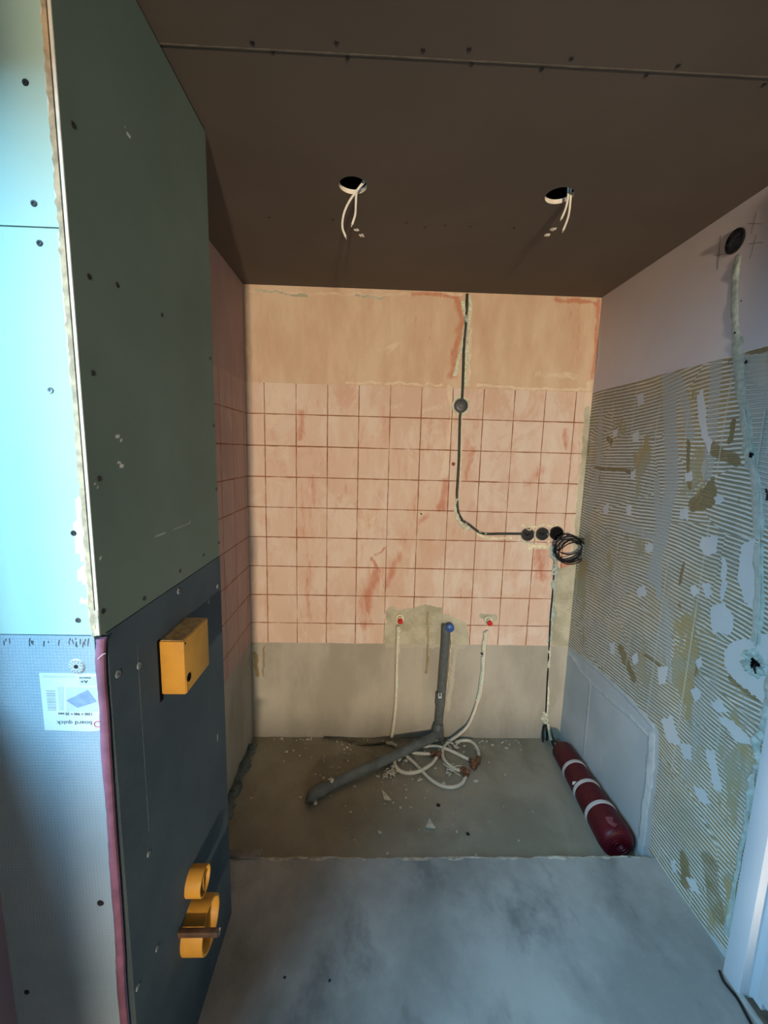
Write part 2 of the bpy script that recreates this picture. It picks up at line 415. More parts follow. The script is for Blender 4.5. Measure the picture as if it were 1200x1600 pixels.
def screed(name, c0, c1, c2, blot, rot):
    k = N(name, .9, .2)
    a = k.noise(2.6, 7, .62, k.map((1, .85, 1), (0, 0, rot))); c = k.mix(k.ramp(a, .35, .65), c0, c1)
    b = k.noise(4.5, 7, .62, k.map((1.25, .8, 1), (0, 0, rot), (3, 2, 0)), .2); c = k.mix(k.math('MULTIPLY', k.ramp(b, .48, .72), blot), c, c2)
    d = k.noise(60, 4, .6); c = k.mix(k.math('MULTIPLY', k.ramp(d, .5, .8), .08), c, (.5, .5, .45))
    return k.done(c, k.math('ADD', k.math('MULTIPLY', a, .5), k.math('MULTIPLY', b, .4)), .5, .006)
m_floor = screed('grey cement screed', (.24, .25, .235), (.38, .39, .365), (.14, .15, .145), .75, .5)
m_floor_back = screed('dusty sunk screed', (.27, .245, .175), (.36, .33, .25), (.20, .18, .125), .6, .2)

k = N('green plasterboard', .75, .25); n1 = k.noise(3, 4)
m_green_shaded = k.done(k.mix(k.ramp(k.attr('scuff'), .3, .8), k.mix(k.ramp(n1, .3, .7), (.11, .16, .13), (.14, .195, .16)), (.6, .62, .55)), k.noise(60, 3), .08, .002)  # darkened green for the side boards, their shade put into the colour
k = N('mint plasterboard', .8, .2); n1 = k.noise(3, 4)
m_mint = k.done(k.mix(k.ramp(k.math('MULTIPLY', k.attr('torn'), k.math('ADD', k.noise(30), .5)), .4, .6), k.mix(k.ramp(n1, .3, .7), (.38, .53, .44), (.42, .57, .48)), k.mix(k.noise(25), (.62, .56, .47), (.74, .72, .66))), k.noise(60, 3), .1, .002)
def backer(name, c0, c1, weave=.35):
    k = N(name, .85, .2); X = k.xyz(); s1 = k.math('SINE', k.math('MULTIPLY', k.math('ADD', X[0], X[1]), 2*PI/.0052)); s2 = k.math('SINE', k.math('MULTIPLY', X[2], 2*PI/.0052))
    w = k.math('MAXIMUM', s1, s2); c = k.mix(k.ramp(k.noise(5, 4), .3, .7), c0, c1)
    c = k.mix(k.math('MULTIPLY', k.ramp(w, .8, 1.0), weave), c, tuple(v*.72 for v in c0))
    c = k.mix(k.ramp(k.attr('scuff'), .3, .8), c, (.5, .55, .55))
    return k.done(c, k.math('MULTIPLY', w, -.5), .3, .001)
m_backer_front = backer('grey tile backer board face', (.26, .34, .38), (.31, .39, .43))
m_backer_shaded = backer('shaded grey tile backer board', (.05, .075, .09), (.07, .10, .115), .2)  # darker copy of the front backer, shade of the side face included
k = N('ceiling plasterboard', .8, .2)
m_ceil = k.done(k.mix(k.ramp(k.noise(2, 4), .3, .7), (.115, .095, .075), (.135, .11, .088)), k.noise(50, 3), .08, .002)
m_core = plain('gypsum core', (.78, .72, .60), .9, .12)
m_paper = plain('torn brown board paper', (.44, .33, .20), .95, .25, 60)
m_black = plain('matt black plastic', (.012, .013, .015), .45, .2)
m_void = plain('dark void', (.01, .01, .01), 1.0, 0, spec=0)
m_greybox = plain('dark grey plastic', (.05, .055, .06), .4, .2)
m_steel = plain('zinc screw', (.16, .16, .15), .4, .3, metal=.6)
m_screwblk = plain('blackened screw', (.02, .02, .02), .6, .3)
m_washer = plain('galvanised washer', (.50, .55, .53), .45, .15, 40, metal=.2)
m_tape = plain('purple sealing strip', (.21, .09, .13), .7, .25, 20)
m_yellow = plain('amber plastic', (.50, .26, .04), .5, .1, 15)
m_yellow_dark = plain('amber plastic inside', (.28, .13, .02), .5, .1, 15)
m_dustyel = plain('dusty amber plastic', (.45, .34, .17), .8, .25, 60)
m_filler = plain('pale green filler', (.60, .62, .47), .85, .18, 70, bump=.5)
m_filler_b = plain('mint plaster filler', (.38, .44, .38), .8, .18, 60, bump=.5)
m_cream = plain('cream filler', (.72, .66, .47), .85, .15, 60, bump=.4)
m_foam = plain('expanding foam edge', (.42, .47, .42), .55, .15, 50, bump=.5)
m_white_cable = plain('white cable sheath', (.80, .78, .68), .4, .06)
m_blackcable = plain('black cable sheath', (.01, .01, .012), .4, .2)
m_conduit = plain('dark conduit', (.035, .045, .035), .5, .3)
m_pipe = plain('white multilayer pipe', (.66, .64, .52), .4, .08)
m_pipe_tape = plain('pale green pipe wrap', (.58, .66, .54), .7, .2, 60, bump=.5)
m_hot = plain('red cap', (.55, .03, .03), .35, .1)
m_cold = plain('blue cap', (.03, .10, .30), .35, .1)
m_drain = plain('dark grey drain pipe', (.10, .115, .115), .4, .15)
m_drain_floor = plain('dusty grey drain pipe', (.125, .145, .14), .6, .25, 12)
m_brass = plain('brown brass fitting', (.20, .10, .06), .5, .4, 60, metal=.3)
m_print = plain('printed ink', (.05, .05, .05), .8, .1)
m_grey_print = plain('faded grey ink', (.10, .12, .13), .8, .1)
m_red_print = plain('red ink', (.55, .03, .10), .8, .1)
m_label = plain('white paper', (.56, .62, .60), .7, .03)
m_paleprint = plain('pale grey print', (.44, .50, .51), .8, .03)
m_mat = plain('maroon heating mat', (.075, .003, .009), .45, .2, 40)
m_matpink = plain('worn maroon fabric', (.20, .06, .075), .6, .2, 40)
m_band = plain('white strap', (.50, .49, .47), .6, .08)
m_chip = plain('plaster crumb', (.60, .56, .45), .9, .2)
m_door = plain('white painted door frame', (.56, .61, .65), .45, .03, 5)  # white paint with a touch of blue daylight put into the base colour
m_dkwood = plain('dark threshold', (.10, .085, .06), .7, .3)
m_strip = plain('grey foam edge strip', (.13, .16, .15), .9, .3, 60)
m_pencil = plain('pencil line', (.16, .15, .16), .9, .1)
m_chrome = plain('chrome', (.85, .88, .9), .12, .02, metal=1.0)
m_plasterwhite = plain('raw grey room plaster', (.20, .20, .20), .9, .1, 4)
m_bulb = bpy.data.materials.new('lit bulb'); m_bulb.use_nodes = True
_b = m_bulb.node_tree.nodes['Principled BSDF']; _b.inputs['Emission Color'].default_value = LAMP_COL+(1,); _b.inputs['Emission Strength'].default_value = 8

# ------------------------------------------------------------ structure
back_masks = {
 'red': [('s', [(470, 645), (469, 685)], .02, 1), ('s', [(492, 745), (490, 790)], .022, .7), ('s', [(541, 760), (520, 800)], .02, .6),
  ('s', [(588, 895), (575, 930), (570, 975)], .042, .95), ('s', [(625, 868), (600, 915)], .03, .8), ('s', [(585, 868), (601, 856)], .008, 1), ('s', [(581, 873), (592, 894)], .009, 1.2),
  ('s', [(697, 752), (689, 792)], .026, 1.05), ('s', [(668, 806), (655, 816)], .022, .8), ('s', [(715, 470), (722, 500), (712, 545), (706, 588)], .022, 1.1), ('s', [(645, 457), (715, 463)], .012, 1.1),
  ('s', [(868, 468), (932, 474)], .012, 1.2), ('s', [(935, 470), (930, 560), (925, 590)], .011, 1.1), ('s', [(900, 480), (900, 560)], .05, .5),
  ('s', [(672, 660), (668, 700)], .03, .7), ('s', [(882, 670), (884, 700)], .015, .9), ('s', [(845, 735), (825, 755)], .03, .8), ('s', [(905, 690), (908, 790)], .012, .7),
  ('s', [(845, 862), (846, 900)], .04, 1), ('s', [(880, 885), (895, 878)], .02, 1.1), ('s', [(650, 775), (640, 830), (630, 845)], .035, .6), ('s', [(480, 870), (485, 920), (478, 960)], .035, .7),
  ('s', [(560, 800), (600, 830), (660, 830)], .04, .5), ('s', [(600, 640), (600, 700)], .03, .5), ('s', [(740, 700), (728, 750)], .015, .9), ('s', [(560, 590), (480, 640)], .03, .4),
  ('s', [(840, 905), (830, 950)], .03, .6), ('s', [(760, 700), (800, 720)], .06, .4), ('s', [(405, 560), (410, 590)], .05, .4), ('s', [(520, 870), (530, 900)], .05, .4), ('s', [(658, 880), (640, 900)], .05, .45)],
 'pale': [('s', [(540, 598), (620, 598), (690, 602)], .009, 1.2), ('s', [(745, 601), (840, 607), (920, 609)], .010, 1.2), ('s', [(840, 585), (900, 588)], .02, .9), ('s', [(385, 452), (395, 1005)], .012, .8),
  ('s', [(702, 605), (708, 650), (700, 700), (690, 745)], .018, 1.0), ('p', [(430, 603), (462, 603), (440, 650), (415, 680), (418, 640)], 0, .75), ('s', [(420, 700), (450, 713)], .012, .7), ('s', [(590, 548), (625, 535), (605, 550)], .014, .8),
  ('p', [(785, 800), (835, 760), (850, 800), (780, 815)], 0, .55), ('s', [(388, 455), (600, 462), (640, 458)], .010, .8), ('s', [(700, 458), (722, 460)], .008, 1.2), ('s', [(735, 478), (732, 600)], .012, 1.1),
  ('s', [(418, 880), (425, 1000)], .03, .5), ('s', [(462, 790), (466, 1000)], .008, .9), ('s', [(448, 780), (452, 960)], .006, .7), ('s', [(512, 850), (580, 815), (600, 790)], .012, .7), ('s', [(920, 600), (904, 780), (895, 900), (886, 1010)], .020, .9),
  ('p', [(700, 880), (740, 862), (800, 878), (840, 930), (780, 945), (700, 935)], 0, .45), ('p', [(620, 905), (680, 885), (690, 940), (625, 940)], 0, .5), ('s', [(560, 640), (585, 720), (560, 760)], .03, .45), ('s', [(490, 640), (480, 730)], .04, .4)],
 'cement': [('p', [(602, 955), (612, 947), (625, 953), (650, 948), (665, 945), (690, 950), (692, 958), (712, 965), (730, 972), (733, 1000), (728, 1012), (602, 1012)], 0, 1.1), ('s', [(752, 962), (774, 965)], .02, 1.0),
  ('s', [(398, 455), (480, 462)], .008, .7), ('s', [(555, 463), (600, 466)], .008, .7), ('s', [(918, 640), (906, 790), (897, 900), (889, 1005)], .022, .8), ('p', [(868, 890), (905, 880), (892, 1010), (860, 1010)], 0, .9),
  ('s', [(655, 1010), (652, 1130)], .025, .6), ('s', [(395, 1010), (397, 1120)], .018, .7), ('s', [(715, 1000), (700, 1110)], .014, .9), ('s', [(640, 965), (650, 985)], .02, .8)],
 'brown': [('s', [(400, 1020), (402, 1055)], .014, .8), ('s', [(412, 1012), (412, 1055)], .007, .7), ('s', [(668, 958), (668, 1000), (666, 1048)], .010, .7), ('s', [(665, 1050)], .014, 1), ('s', [(640, 968), (648, 980)], .008, .6),
  ('s', [(570, 452), (572, 470)], .0, 0)],
}
def pxc(x, y, ax, v): 
    p = hit(x, y, ax, v); return p
wb = struct(wall_grid('wall_back', 1, D, (0, W), (ZB, H), .0055, .12, back_masks, [m_back]))
left_masks = {'red': [('s', [(360, 600), (362, 640)], .02, .4)], 'pale': [('s', [(383, 460), (390, 700), (392, 1000)], .012, .7), ('s', [(352, 1078), (394, 1022)], .012, .9), ('s', [(355, 1120), (372, 1090)], .006, .7), ('s', [(359, 1238), (395, 1140)], .01, .5)],
 'cement': [('s', [(340, 400), (345, 400)], .001, 0)], 'brown': [('s', [(340, 400)], .001, 0)]}
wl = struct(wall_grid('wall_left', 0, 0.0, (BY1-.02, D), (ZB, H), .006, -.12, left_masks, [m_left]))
HOLE = pxc(1178, 1036, 0, W)
right_masks = {
 'pale': [('p', [(1095, 840), (1108, 838), (1121, 836), (1120, 862), (1104, 868), (1093, 856)], 0, 1), ('p', [(1117, 775), (1130, 772), (1133, 784), (1120, 788)], 0, 1), ('p', [(1072, 737), (1083, 734), (1081, 750), (1071, 752)], 0, 1),
  ('p', [(1064, 795), (1077, 795), (1075, 812), (1063, 810)], 0, 1), ('p', [(1076, 918), (1085, 914), (1092, 926), (1082, 935)], 0, 1), ('p', [(1095, 915), (1110, 912), (1112, 930), (1102, 936)], 0, 1),
  ('p', [(1126, 870), (1134, 872), (1137, 915), (1130, 940), (1124, 940), (1129, 910)], 0, 1), ('p', [(1113, 948), (1130, 942), (1148, 965), (1140, 990), (1115, 992), (1108, 970)], 0, 1),
  ('p', [(1132, 1020), (1140, 1005), (1162, 998), (1200, 990), (1200, 1120), (1190, 1095), (1165, 1075), (1142, 1060), (1130, 1040)], 0, 1),
  ('p', [(1160, 850), (1180, 840), (1182, 960), (1160, 940), (1152, 900)], 0, .7), ('p', [(1088, 1030), (1097, 1028), (1100, 1045), (1090, 1047)], 0, 1), ('p', [(1078, 1078), (1088, 1073), (1095, 1088), (1084, 1096)], 0, 1),
  ('p', [(987, 1025), (995, 1020), (998, 1035), (990, 1038)], 0, 1), ('p', [(952, 1005), (960, 1003), (961, 1020), (954, 1022)], 0, 1), ('p', [(1028, 1043), (1043, 1038), (1040, 1070), (1028, 1068)], 0, .8),
  ('p', [(1032, 1125), (1050, 1118), (1065, 1165), (1045, 1160)], 0, 1), ('p', [(1062, 1160), (1080, 1165), (1082, 1190), (1068, 1185)], 0, 1), ('p', [(1110, 1095), (1125, 1092), (1135, 1112), (1120, 1115)], 0, 1),
  ('p', [(1120, 1120), (1145, 1125), (1170, 1150), (1178, 1165), (1150, 1160)], 0, .9), ('p', [(1100, 1170), (1115, 1170), (1130, 1240), (1115, 1230)], 0, 1), ('p', [(1085, 1228), (1100, 1230), (1108, 1255), (1092, 1252)], 0, 1), ('p', [(1070, 1370), (1085, 1372), (1095, 1400), (1080, 1392)], 0, 1),
  ('p', [(1048, 1345), (1056, 1345), (1057, 1365), (1051, 1362)], 0, 1), ('p', [(994, 618), (1006, 612), (1006, 632), (996, 636)], 0, .9), ('p', [(988, 676), (998, 674), (998, 690), (988, 690)], 0, 1), ('p', [(958, 672), (966, 670), (964, 682), (957, 682)], 0, 1),
  ('p', [(985, 735), (993, 733), (991, 748), (985, 748)], 0, 1), ('p', [(943, 790), (951, 788), (950, 803), (943, 803)], 0, 1), ('p', [(978, 792), (987, 790), (986, 805), (978, 804)], 0, 1), ('p', [(1008, 850), (1020, 850), (1018, 865), (1008, 862)], 0, 1), ('p', [(994, 920), (1006, 915), (1010, 930), (998, 934)], 0, 1),
  ('p', [(1088, 620), (1098, 605), (1103, 650), (1112, 690), (1107, 712), (1100, 690), (1092, 650)], 0, 1), ('s', [(925, 640), (922, 700), (915, 780), (905, 900), (895, 1010)], .006, .0)],
 'film': [('s', [(1045, 590), (1050, 760), (1020, 900)], .05, .8), ('s', [(1025, 750), (1030, 860), (1028, 930)], .022, 1), ('s', [(1120, 560), (1115, 640), (1105, 740)], .035, .7), ('s', [(1180, 560), (1195, 800)], .06, .8), ('s', [(940, 640), (932, 760), (920, 800)], .03, .7),
  ('s', [(970, 820), (1020, 840)], .02, .7), ('s', [(1060, 590), (1080, 680)], .03, .7), ('s', [(1040, 940), (1045, 1000), (1045, 1060)], .02, .8)],
 'ochre': [('p', [(1090, 770), (1118, 745), (1122, 780), (1112, 795), (1080, 800), (1076, 785)], 0, 1), ('s', [(950, 685), (955, 692)], .016, 1.1), ('s', [(1110, 700), (1150, 720)], .03, .7), ('s', [(970, 1015), (990, 1060)], .03, .7), ('s', [(1005, 1022), (1030, 1040)], .007, 1.2), ('s', [(1145, 660), (1140, 688)], .012, .9),
  ('s', [(1140, 1060), (1165, 1080), (1185, 1092)], .012, .8), ('s', [(1075, 690), (1078, 760)], .012, .8), ('s', [(1070, 1340), (1070, 1380)], .03, .7), ('s', [(1068, 880), (1062, 910)], .008, 1), ('s', [(930, 730), (990, 736)], .012, .7), ('s', [(1110, 1350), (1118, 1420)], .05, .55), ('s', [(1170, 552), (1200, 545)], .01, 1.1)],
 'board': [('p', [(880, 1003), (930, 1040), (975, 1080), (1030, 1140), (1030, 1180), (1012, 1345), (990, 1420), (860, 1300), (860, 1080)], 0, 1), ('p', [(1000, 1330), (1016, 1330), (1060, 1400), (1120, 1470), (1140, 1490), (1140, 1620), (1000, 1500)], 0, 1)],
 'white': [('s', [(888, 1020), (905, 1040)], .018, 1), ('s', [(922, 1070), (917, 1120), (912, 1180)], .012, .7), ('s', [(900, 1040), (925, 1068), (985, 1120), (1015, 1150)], .012, .8), ('s', [(905, 1022), (950, 1060), (1000, 1110), (1020, 1135)], .012, .8), ('s', [(1018, 1150), (1015, 1210), (1008, 1260), (1000, 1330)], .024, 1.1), ('s', [(1025, 1380), (1060, 1425), (1120, 1480)], .02, .5), ('s', [(937, 470), (934, 560), (926, 600)], .012, .9), ('s', [(928, 600), (916, 760), (900, 900), (890, 1010)], .010, .6)],
 'dark': [('s', [(1196, 765), (1197, 780)], .006, 1), ('s', [(1150, 1150)], .001, 0), ('s', [(1010, 630), (1022, 650)], .001, 0)],
}
wr = struct(wall_grid('wall_right', 0, W, (.93, D), (ZB, H), .004, .12, right_masks, [m_right], jitter=.005, holes=[(HOLE[1], HOLE[2], .020)]))
# right wall nearer than the door opening, left wall with an added window, wall behind the camera
o = obj('wall_right', box((W, -1.8, 0), (W+.12, .03, H)), m_plasterwhite); struct(o)
o = obj('wall_right', box((W, .03, 2.06), (W+.12, .93, H)), m_plasterwhite); struct(o)
k = N('pink plaster', .85, .2); m_pink = k.done(k.mix(k.noise(4), (.26, .17, .18), (.31, .21, .21)), k.noise(20, 4), .2, .004)
bm = bmesh.new(); g = WIN
add_box(bm, (-.12, -1.8, 0), (0, g['y0'], H)); add_box(bm, (-.12, g['y1'], 0), (0, BY1+.0, H))
add_box(bm, (-.12, g['y0'], 0), (0, g['y1'], g['z0'])); add_box(bm, (-.12, g['y0'], g['z1']), (0, g['y1'], H))
struct(obj('wall_left', bm, m_pink, smooth=False))
bm = bmesh.new(); t_ = .035
add_box(bm, (-.1, g['y0'], g['z0']), (-.05, g['y0']+t_, g['z1'])); add_box(bm, (-.1, g['y1']-t_, g['z0']), (-.05, g['y1'], g['z1']))
add_box(bm, (-.1, g['y0'], g['z0']), (-.05, g['y1'], g['z0']+t_)); add_box(bm, (-.1, g['y0'], g['z1']-t_), (-.05, g['y1'], g['z1']))
struct(obj('added_window_1', bm, m_door, smooth=False))  # unseen window, added to let in the blue daylight
bm = bmesh.new()          # unseen wall behind the camera, doorway shaped to mask the bulb, corridor beyond
add_box(bm, (-.12, -1.3, 0), (.575, -1.2, H)); add_box(bm, (1.45, -1.3, 0), (W+.12, -1.2, H)); add_box(bm, (.575, -1.3, 1.80), (1.45, -1.2, H))
struct(obj('wall_front', bm, m_plasterwhite, smooth=False))
struct(obj('wall_front', box((-.12, -4.5, 0), (W+.12, -4.4, H)), m_plasterwhite))
wc = thing('floor_shade_cabinet', (.7, -2.0, 0), 'added low grey cabinet, unseen behind the viewpoint, shading the front floor', 'cabinet')  # unseen cabinet added to keep the bulb off the front floor
obj('carcass', box((.05, -2.2, 0), (1.45, -1.82, .82), .004), m_greybox, wc); obj('cabinet_top', box((.03, -2.22, .82), (1.47, -1.80, .845), .004), m_greybox, wc)
for xd in (.06, .76): obj('cabinet_door', box((xd, -1.822, .03), (xd+.68, -1.806, .80), .003), m_steel, wc)
struct(obj('wall_left', box((-.12, -4.4, 0), (0, -1.3, H)), m_plasterwhite)); struct(obj('wall_right', box((W, -4.4, 0), (W+.12, -1.8, H)), m_plasterwhite))
struct(obj('wall_right', box((W+.12, -.2, 0), (W+.2, 1.2, H)), m_plasterwhite))

# floors
bm = bmesh.new(); add_box(bm, (-.12, -4.5, -.25), (W+.2, YS, 0))
ob = struct(obj('floor', bm, m_floor, smooth=False))
bm = bmesh.new(); nx, ny = 60, 34
vv = [[bm.verts.new((-.12+(W+.24)*i/nx, YS+(D+.12-YS)*j/ny, ZB+(vnoise(np.array([i*.06]), np.array([j*.06]), 6, 2)[0]-.5)*.006)) for i in range(nx+1)] for j in range(ny+1)]
for j in range(ny):
    for i in range(nx): bm.faces.new((vv[j][i], vv[j][i+1], vv[j+1][i+1], vv[j+1][i]))
add_box(bm, (-.12, YS, -.25), (W+.12, D+.12, ZB-.01))
struct(obj('floor', bm, m_floor_back))
# ragged lip of the raised screed
lip = smear([(x, YS+.004, -.004) for x in np.linspace(.02, W-.02, 30)], .016, (0, .5, 1), .004, .7, 4, 5, .8, 5)
struct(obj('trim_1', lip, plain('chipped screed edge', (.42, .40, .33), .9, .3, 40, bump=.4)))

# ceiling: two boards with a seam, with real holes
def plate_with_holes(x0, x1, y0, y1, z, t, holes, seg=32):
    bm = bmesh.new(); loops = [[(x0, y0), (x1, y0), (x1, y1), (x0, y1)]]
    for cx, cy, r in holes: loops.append([(cx+r*math.cos(2*PI*k/seg), cy+r*math.sin(2*PI*k/seg)) for k in range(seg)])
    es = []; vl = []
    for lp in loops:
        vs_ = [bm.verts.new((x, y, z)) for x, y in lp]; vl.append(vs_)
        for a, b in zip(vs_, vs_[1:]+vs_[:1]): es.append(bm.edges.new((a, b)))
    bmesh.ops.triangle_fill(bm, edges=es, use_beauty=True, use_dissolve=False)
    for f in bm.faces:
        if f.normal.z > 0: f.normal_flip()
    for li, vs_ in enumerate(vl):
        up = [bm.verts.new(v.co+Vector((0, 0, t))) for v in vs_]
        n = len(vs_)
        for i in range(n):
            f = bm.faces.new((vs_[i], vs_[(i+1) % n], up[(i+1) % n], up[i])); f.material_index = 1 if li else 0
    return bm
HL = onZ(551.5, 290, H); HR = onZ(874, 306, H); RH = .040
YSEAM = .905
ce = thing('ceiling', (0, 0, H), 'x', 'x'); del ce['label']; del ce['category']; ce['kind'] = 'structure'
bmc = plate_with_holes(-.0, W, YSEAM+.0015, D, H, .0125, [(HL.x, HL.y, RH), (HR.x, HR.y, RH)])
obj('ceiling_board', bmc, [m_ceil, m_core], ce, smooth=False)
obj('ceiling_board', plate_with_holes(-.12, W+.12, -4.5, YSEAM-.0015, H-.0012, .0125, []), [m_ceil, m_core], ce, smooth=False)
obj('ceiling_slab', box((-.2, -4.5, H+.10), (W+.2, D+.15, H+.2)), m_void, ce)
# faint taped joint along the far board
obj('joint_tape', box((.0, YSEAM-.001, H-.0016), (W, YSEAM+.0022, H-.0004)), plain('joint line', (.15, .13, .10), .9, .2), ce)

def screw(parent, c, n, r, mat=None, name='screw', ring=None):
    bm = lathe([(0, .0004), (r*.35, .0002), (r*.4, .0010), (r*.9, .0012), (r, .0004), (r, -.001)], c, n, 14)
    return obj(name, bm, mat or m_screwblk, parent)
for x, y in [(394, 66), (426, 81), (526, 66), (543, 90), (661, 78), (733, 77), (737, 99), (893, 91), (847, 107), (1060, 102), (1010, 117), (1195, 131),
             (420, 340), (520, 343), (635, 348), (664, 355), (696, 352), (735, 354), (803, 356)]:
    p = onZ(x, y, H-(.0012 if y < 120 and onZ(x, y, H).y < YSEAM else 0))
    screw(ce, p, (0, 0, -1), .0044 if y < 200 else .0036)
for i, (x, y, r) in enumerate([(557, 359, .009), (565, 368, .010), (864, 358, .010), (855, 367, .009)]):  # small pale blobs on the ceiling near the cable ends
    obj('pale_dab', blob(onZ(x, y, H), r, (0, 0, -1), .3, 50+i), m_core, ce)

# ------------------------------------------------------------ boxed-in pipe partition on the left
pt = thing('boxed_partition', (BX/2, (BY0+BY1)/2, 0), 'tall green plasterboard and grey backer board boxing on the left, against the pink wall', 'partition')
zs = 1.158; zc = 1.7385
def front_board(name, z0, z1, mat, masks, x1=.1885):
    return wall_grid(name, 1, BY0, (0.0, x1), (z0, z1), .006, .0125, masks, [mat], parent=pt, jitter=.004)
front_board('front_board', zc+.001, H-.002, m_mint, {'torn': [('s', [(70, 0), (90, 250), (99, 345)], .006, 1)]})
front_board('front_board', zs+.001, zc-.001, m_mint, {'torn': [('s', [(92, 365), (99, 400), (100, 430)], .006, 1), ('s', [(100, 430), (125, 640), (140, 780), (150, 980)], .007, 1.2),
    ('p', [(118, 785), (128, 770), (140, 780), (146, 900), (150, 985), (138, 985), (142, 940), (132, 905), (122, 900), (130, 880), (118, 860)], 0, 1.2), ('s', [(125, 935), (140, 942)], .006, 1)]})
front_board('front_backer_board', 0, zs-.001, m_backer_front, {'scuff': [('s', [(30, 1000)], .001, 0)]}, .190)
# side boards
wall_grid('side_board', 0, BX, (BY0+.0, BY1), (zs, H-.008), .006, -.0125, {'scuff': [('s', [(197, 202), (202, 212)], .005, 1), ('s', [(180, 680), (185, 686)], .004, 1), ('s', [(188, 723), (193, 731)], .005, 1), ('s', [(240, 842), (262, 832)], .003, .6), ('s', [(270, 825), (298, 815)], .004, .5), ('s', [(145, 757), (150, 763)], .005, .7), ('s', [(155, 872), (172, 868)], .002, .9)]}, [m_green_shaded], parent=pt)
wall_grid('side_backer_board', 0, BX+.0012, (BY0+.012, BY1), (0, zs-.001), .006, -.0125, {'scuff': [('s', [(346, 985), (335, 985)], .002, .4), ('s', [(339, 1150), (341, 1158)], .003, .8)]}, [m_backer_shaded], parent=pt)
# faint vertical joint in the side backer board, far end stop and back
obj('joint_groove', box((BX+.0010, .704, .72), (BX+.0015, .7052, 1.10)), m_strip, pt)
obj('end_board', box((0.002, BY1-.0125, 0), (BX-.014, BY1-.001, H-.02)), m_green_shaded, pt)
# cut edges of the boards facing the camera
bm = bmesh.new(); r_ = np.random.default_rng(3)
zsq = np.linspace(1.19, H-.01, 60)
for i in range(len(zsq)-1):
    pass
obj('board_core_edge', box((.1962, BY0-.0012, 1.19), (.2004, BY0+.003, H-.009), .0006), m_core, pt, label='cream gypsum core of the cut board edge')
def ragged_strip(xa, xb, z0, z1, yd, n, amp, seed):
    r = np.random.default_rng(seed); bm = bmesh.new(); rows = []
    for z in np.linspace(z0, z1, n):
        a = xa+r.normal()*amp; rows.append([bm.verts.new(p) for p in ((a, BY0+.002, z), (a, BY0-yd*(.6+.4*r.random()), z), (xb, BY0-yd, z), (xb, BY0+.002, z))])
    for A, B in zip(rows, rows[1:]):
        for k in range(3): bm.faces.new((A[k], A[k+1], B[k+1], B[k]))
    bmesh.ops.recalc_face_normals(bm, faces=bm.faces); return bm
obj('torn_paper_edge', ragged_strip(.1872, .1945, zs, H-.01, .0016, 160, .0009, 4), m_paper, pt, label='torn brown paper edge of the board')
obj('dark_gap', box((.1945, BY0-.0006, 1.19), (.1962, BY0+.003, H-.01)), m_dkwood, pt)
obj('torn_paper_flap', ragged_strip(.194, .2, zs+.001, 1.20, .002, 16, .0012, 8), plain('frayed board edge', (.5, .42, .30), .9, .3, 60), pt)
# purple sealing strip down the corner
pts = [(onY(160, 992, BY0).x, BY0-.002, zs-.004)] + [(onY(x, y, BY0).x, BY0-.002, onY(x, y, BY0).z) for x, y in [(159, 1015), (161, 1060), (165, 1120), (168, 1180), (174, 1260), (180, 1340), (185, 1420), (190, 1500), (196, 1590)]] + [(.1965, BY0-.002, .0)]
bm = bmesh.new(); path = smooth_path(pts, 8); rr = np.random.default_rng(6); rows = []
for i, p in enumerate(path):
    w1 = -.0092+.0008*math.sin(i*.35)+rr.normal()*.0003; w2 = .0036+.0006*math.sin(i*.22+1)
    row = []
    for q in (0, .12, .35, .65, .88, 1):
        h = .0045*math.sin(PI*min(max(q, .03), .97))**.5
        row.append(bm.verts.new((p.x+w1+(w2-w1)*q, BY0-h, p.z)))
    row.append(bm.verts.new((p.x+w2, BY0+.004, p.z))); row.append(bm.verts.new((p.x+w1, BY0+.004, p.z)))
    rows.append(row)
for A, B in zip(rows, rows[1:]):
    for k in range(7): bm.faces.new((A[k], A[k+1], B[k+1], B[k]))
bmesh.ops.recalc_face_normals(bm, faces=bm.faces)
obj('sealing_strip', bm, m_tape, pt, label='purple sealing strip down the front corner')
obj('tape_crease', tube([onY(153, 1030, BY0-.005), onY(160, 1023, BY0-.006), onY(165, 1021, BY0-.004)], .0007, seg=6), plain('torn tape edge', (.6, .42, .42), .7), pt)
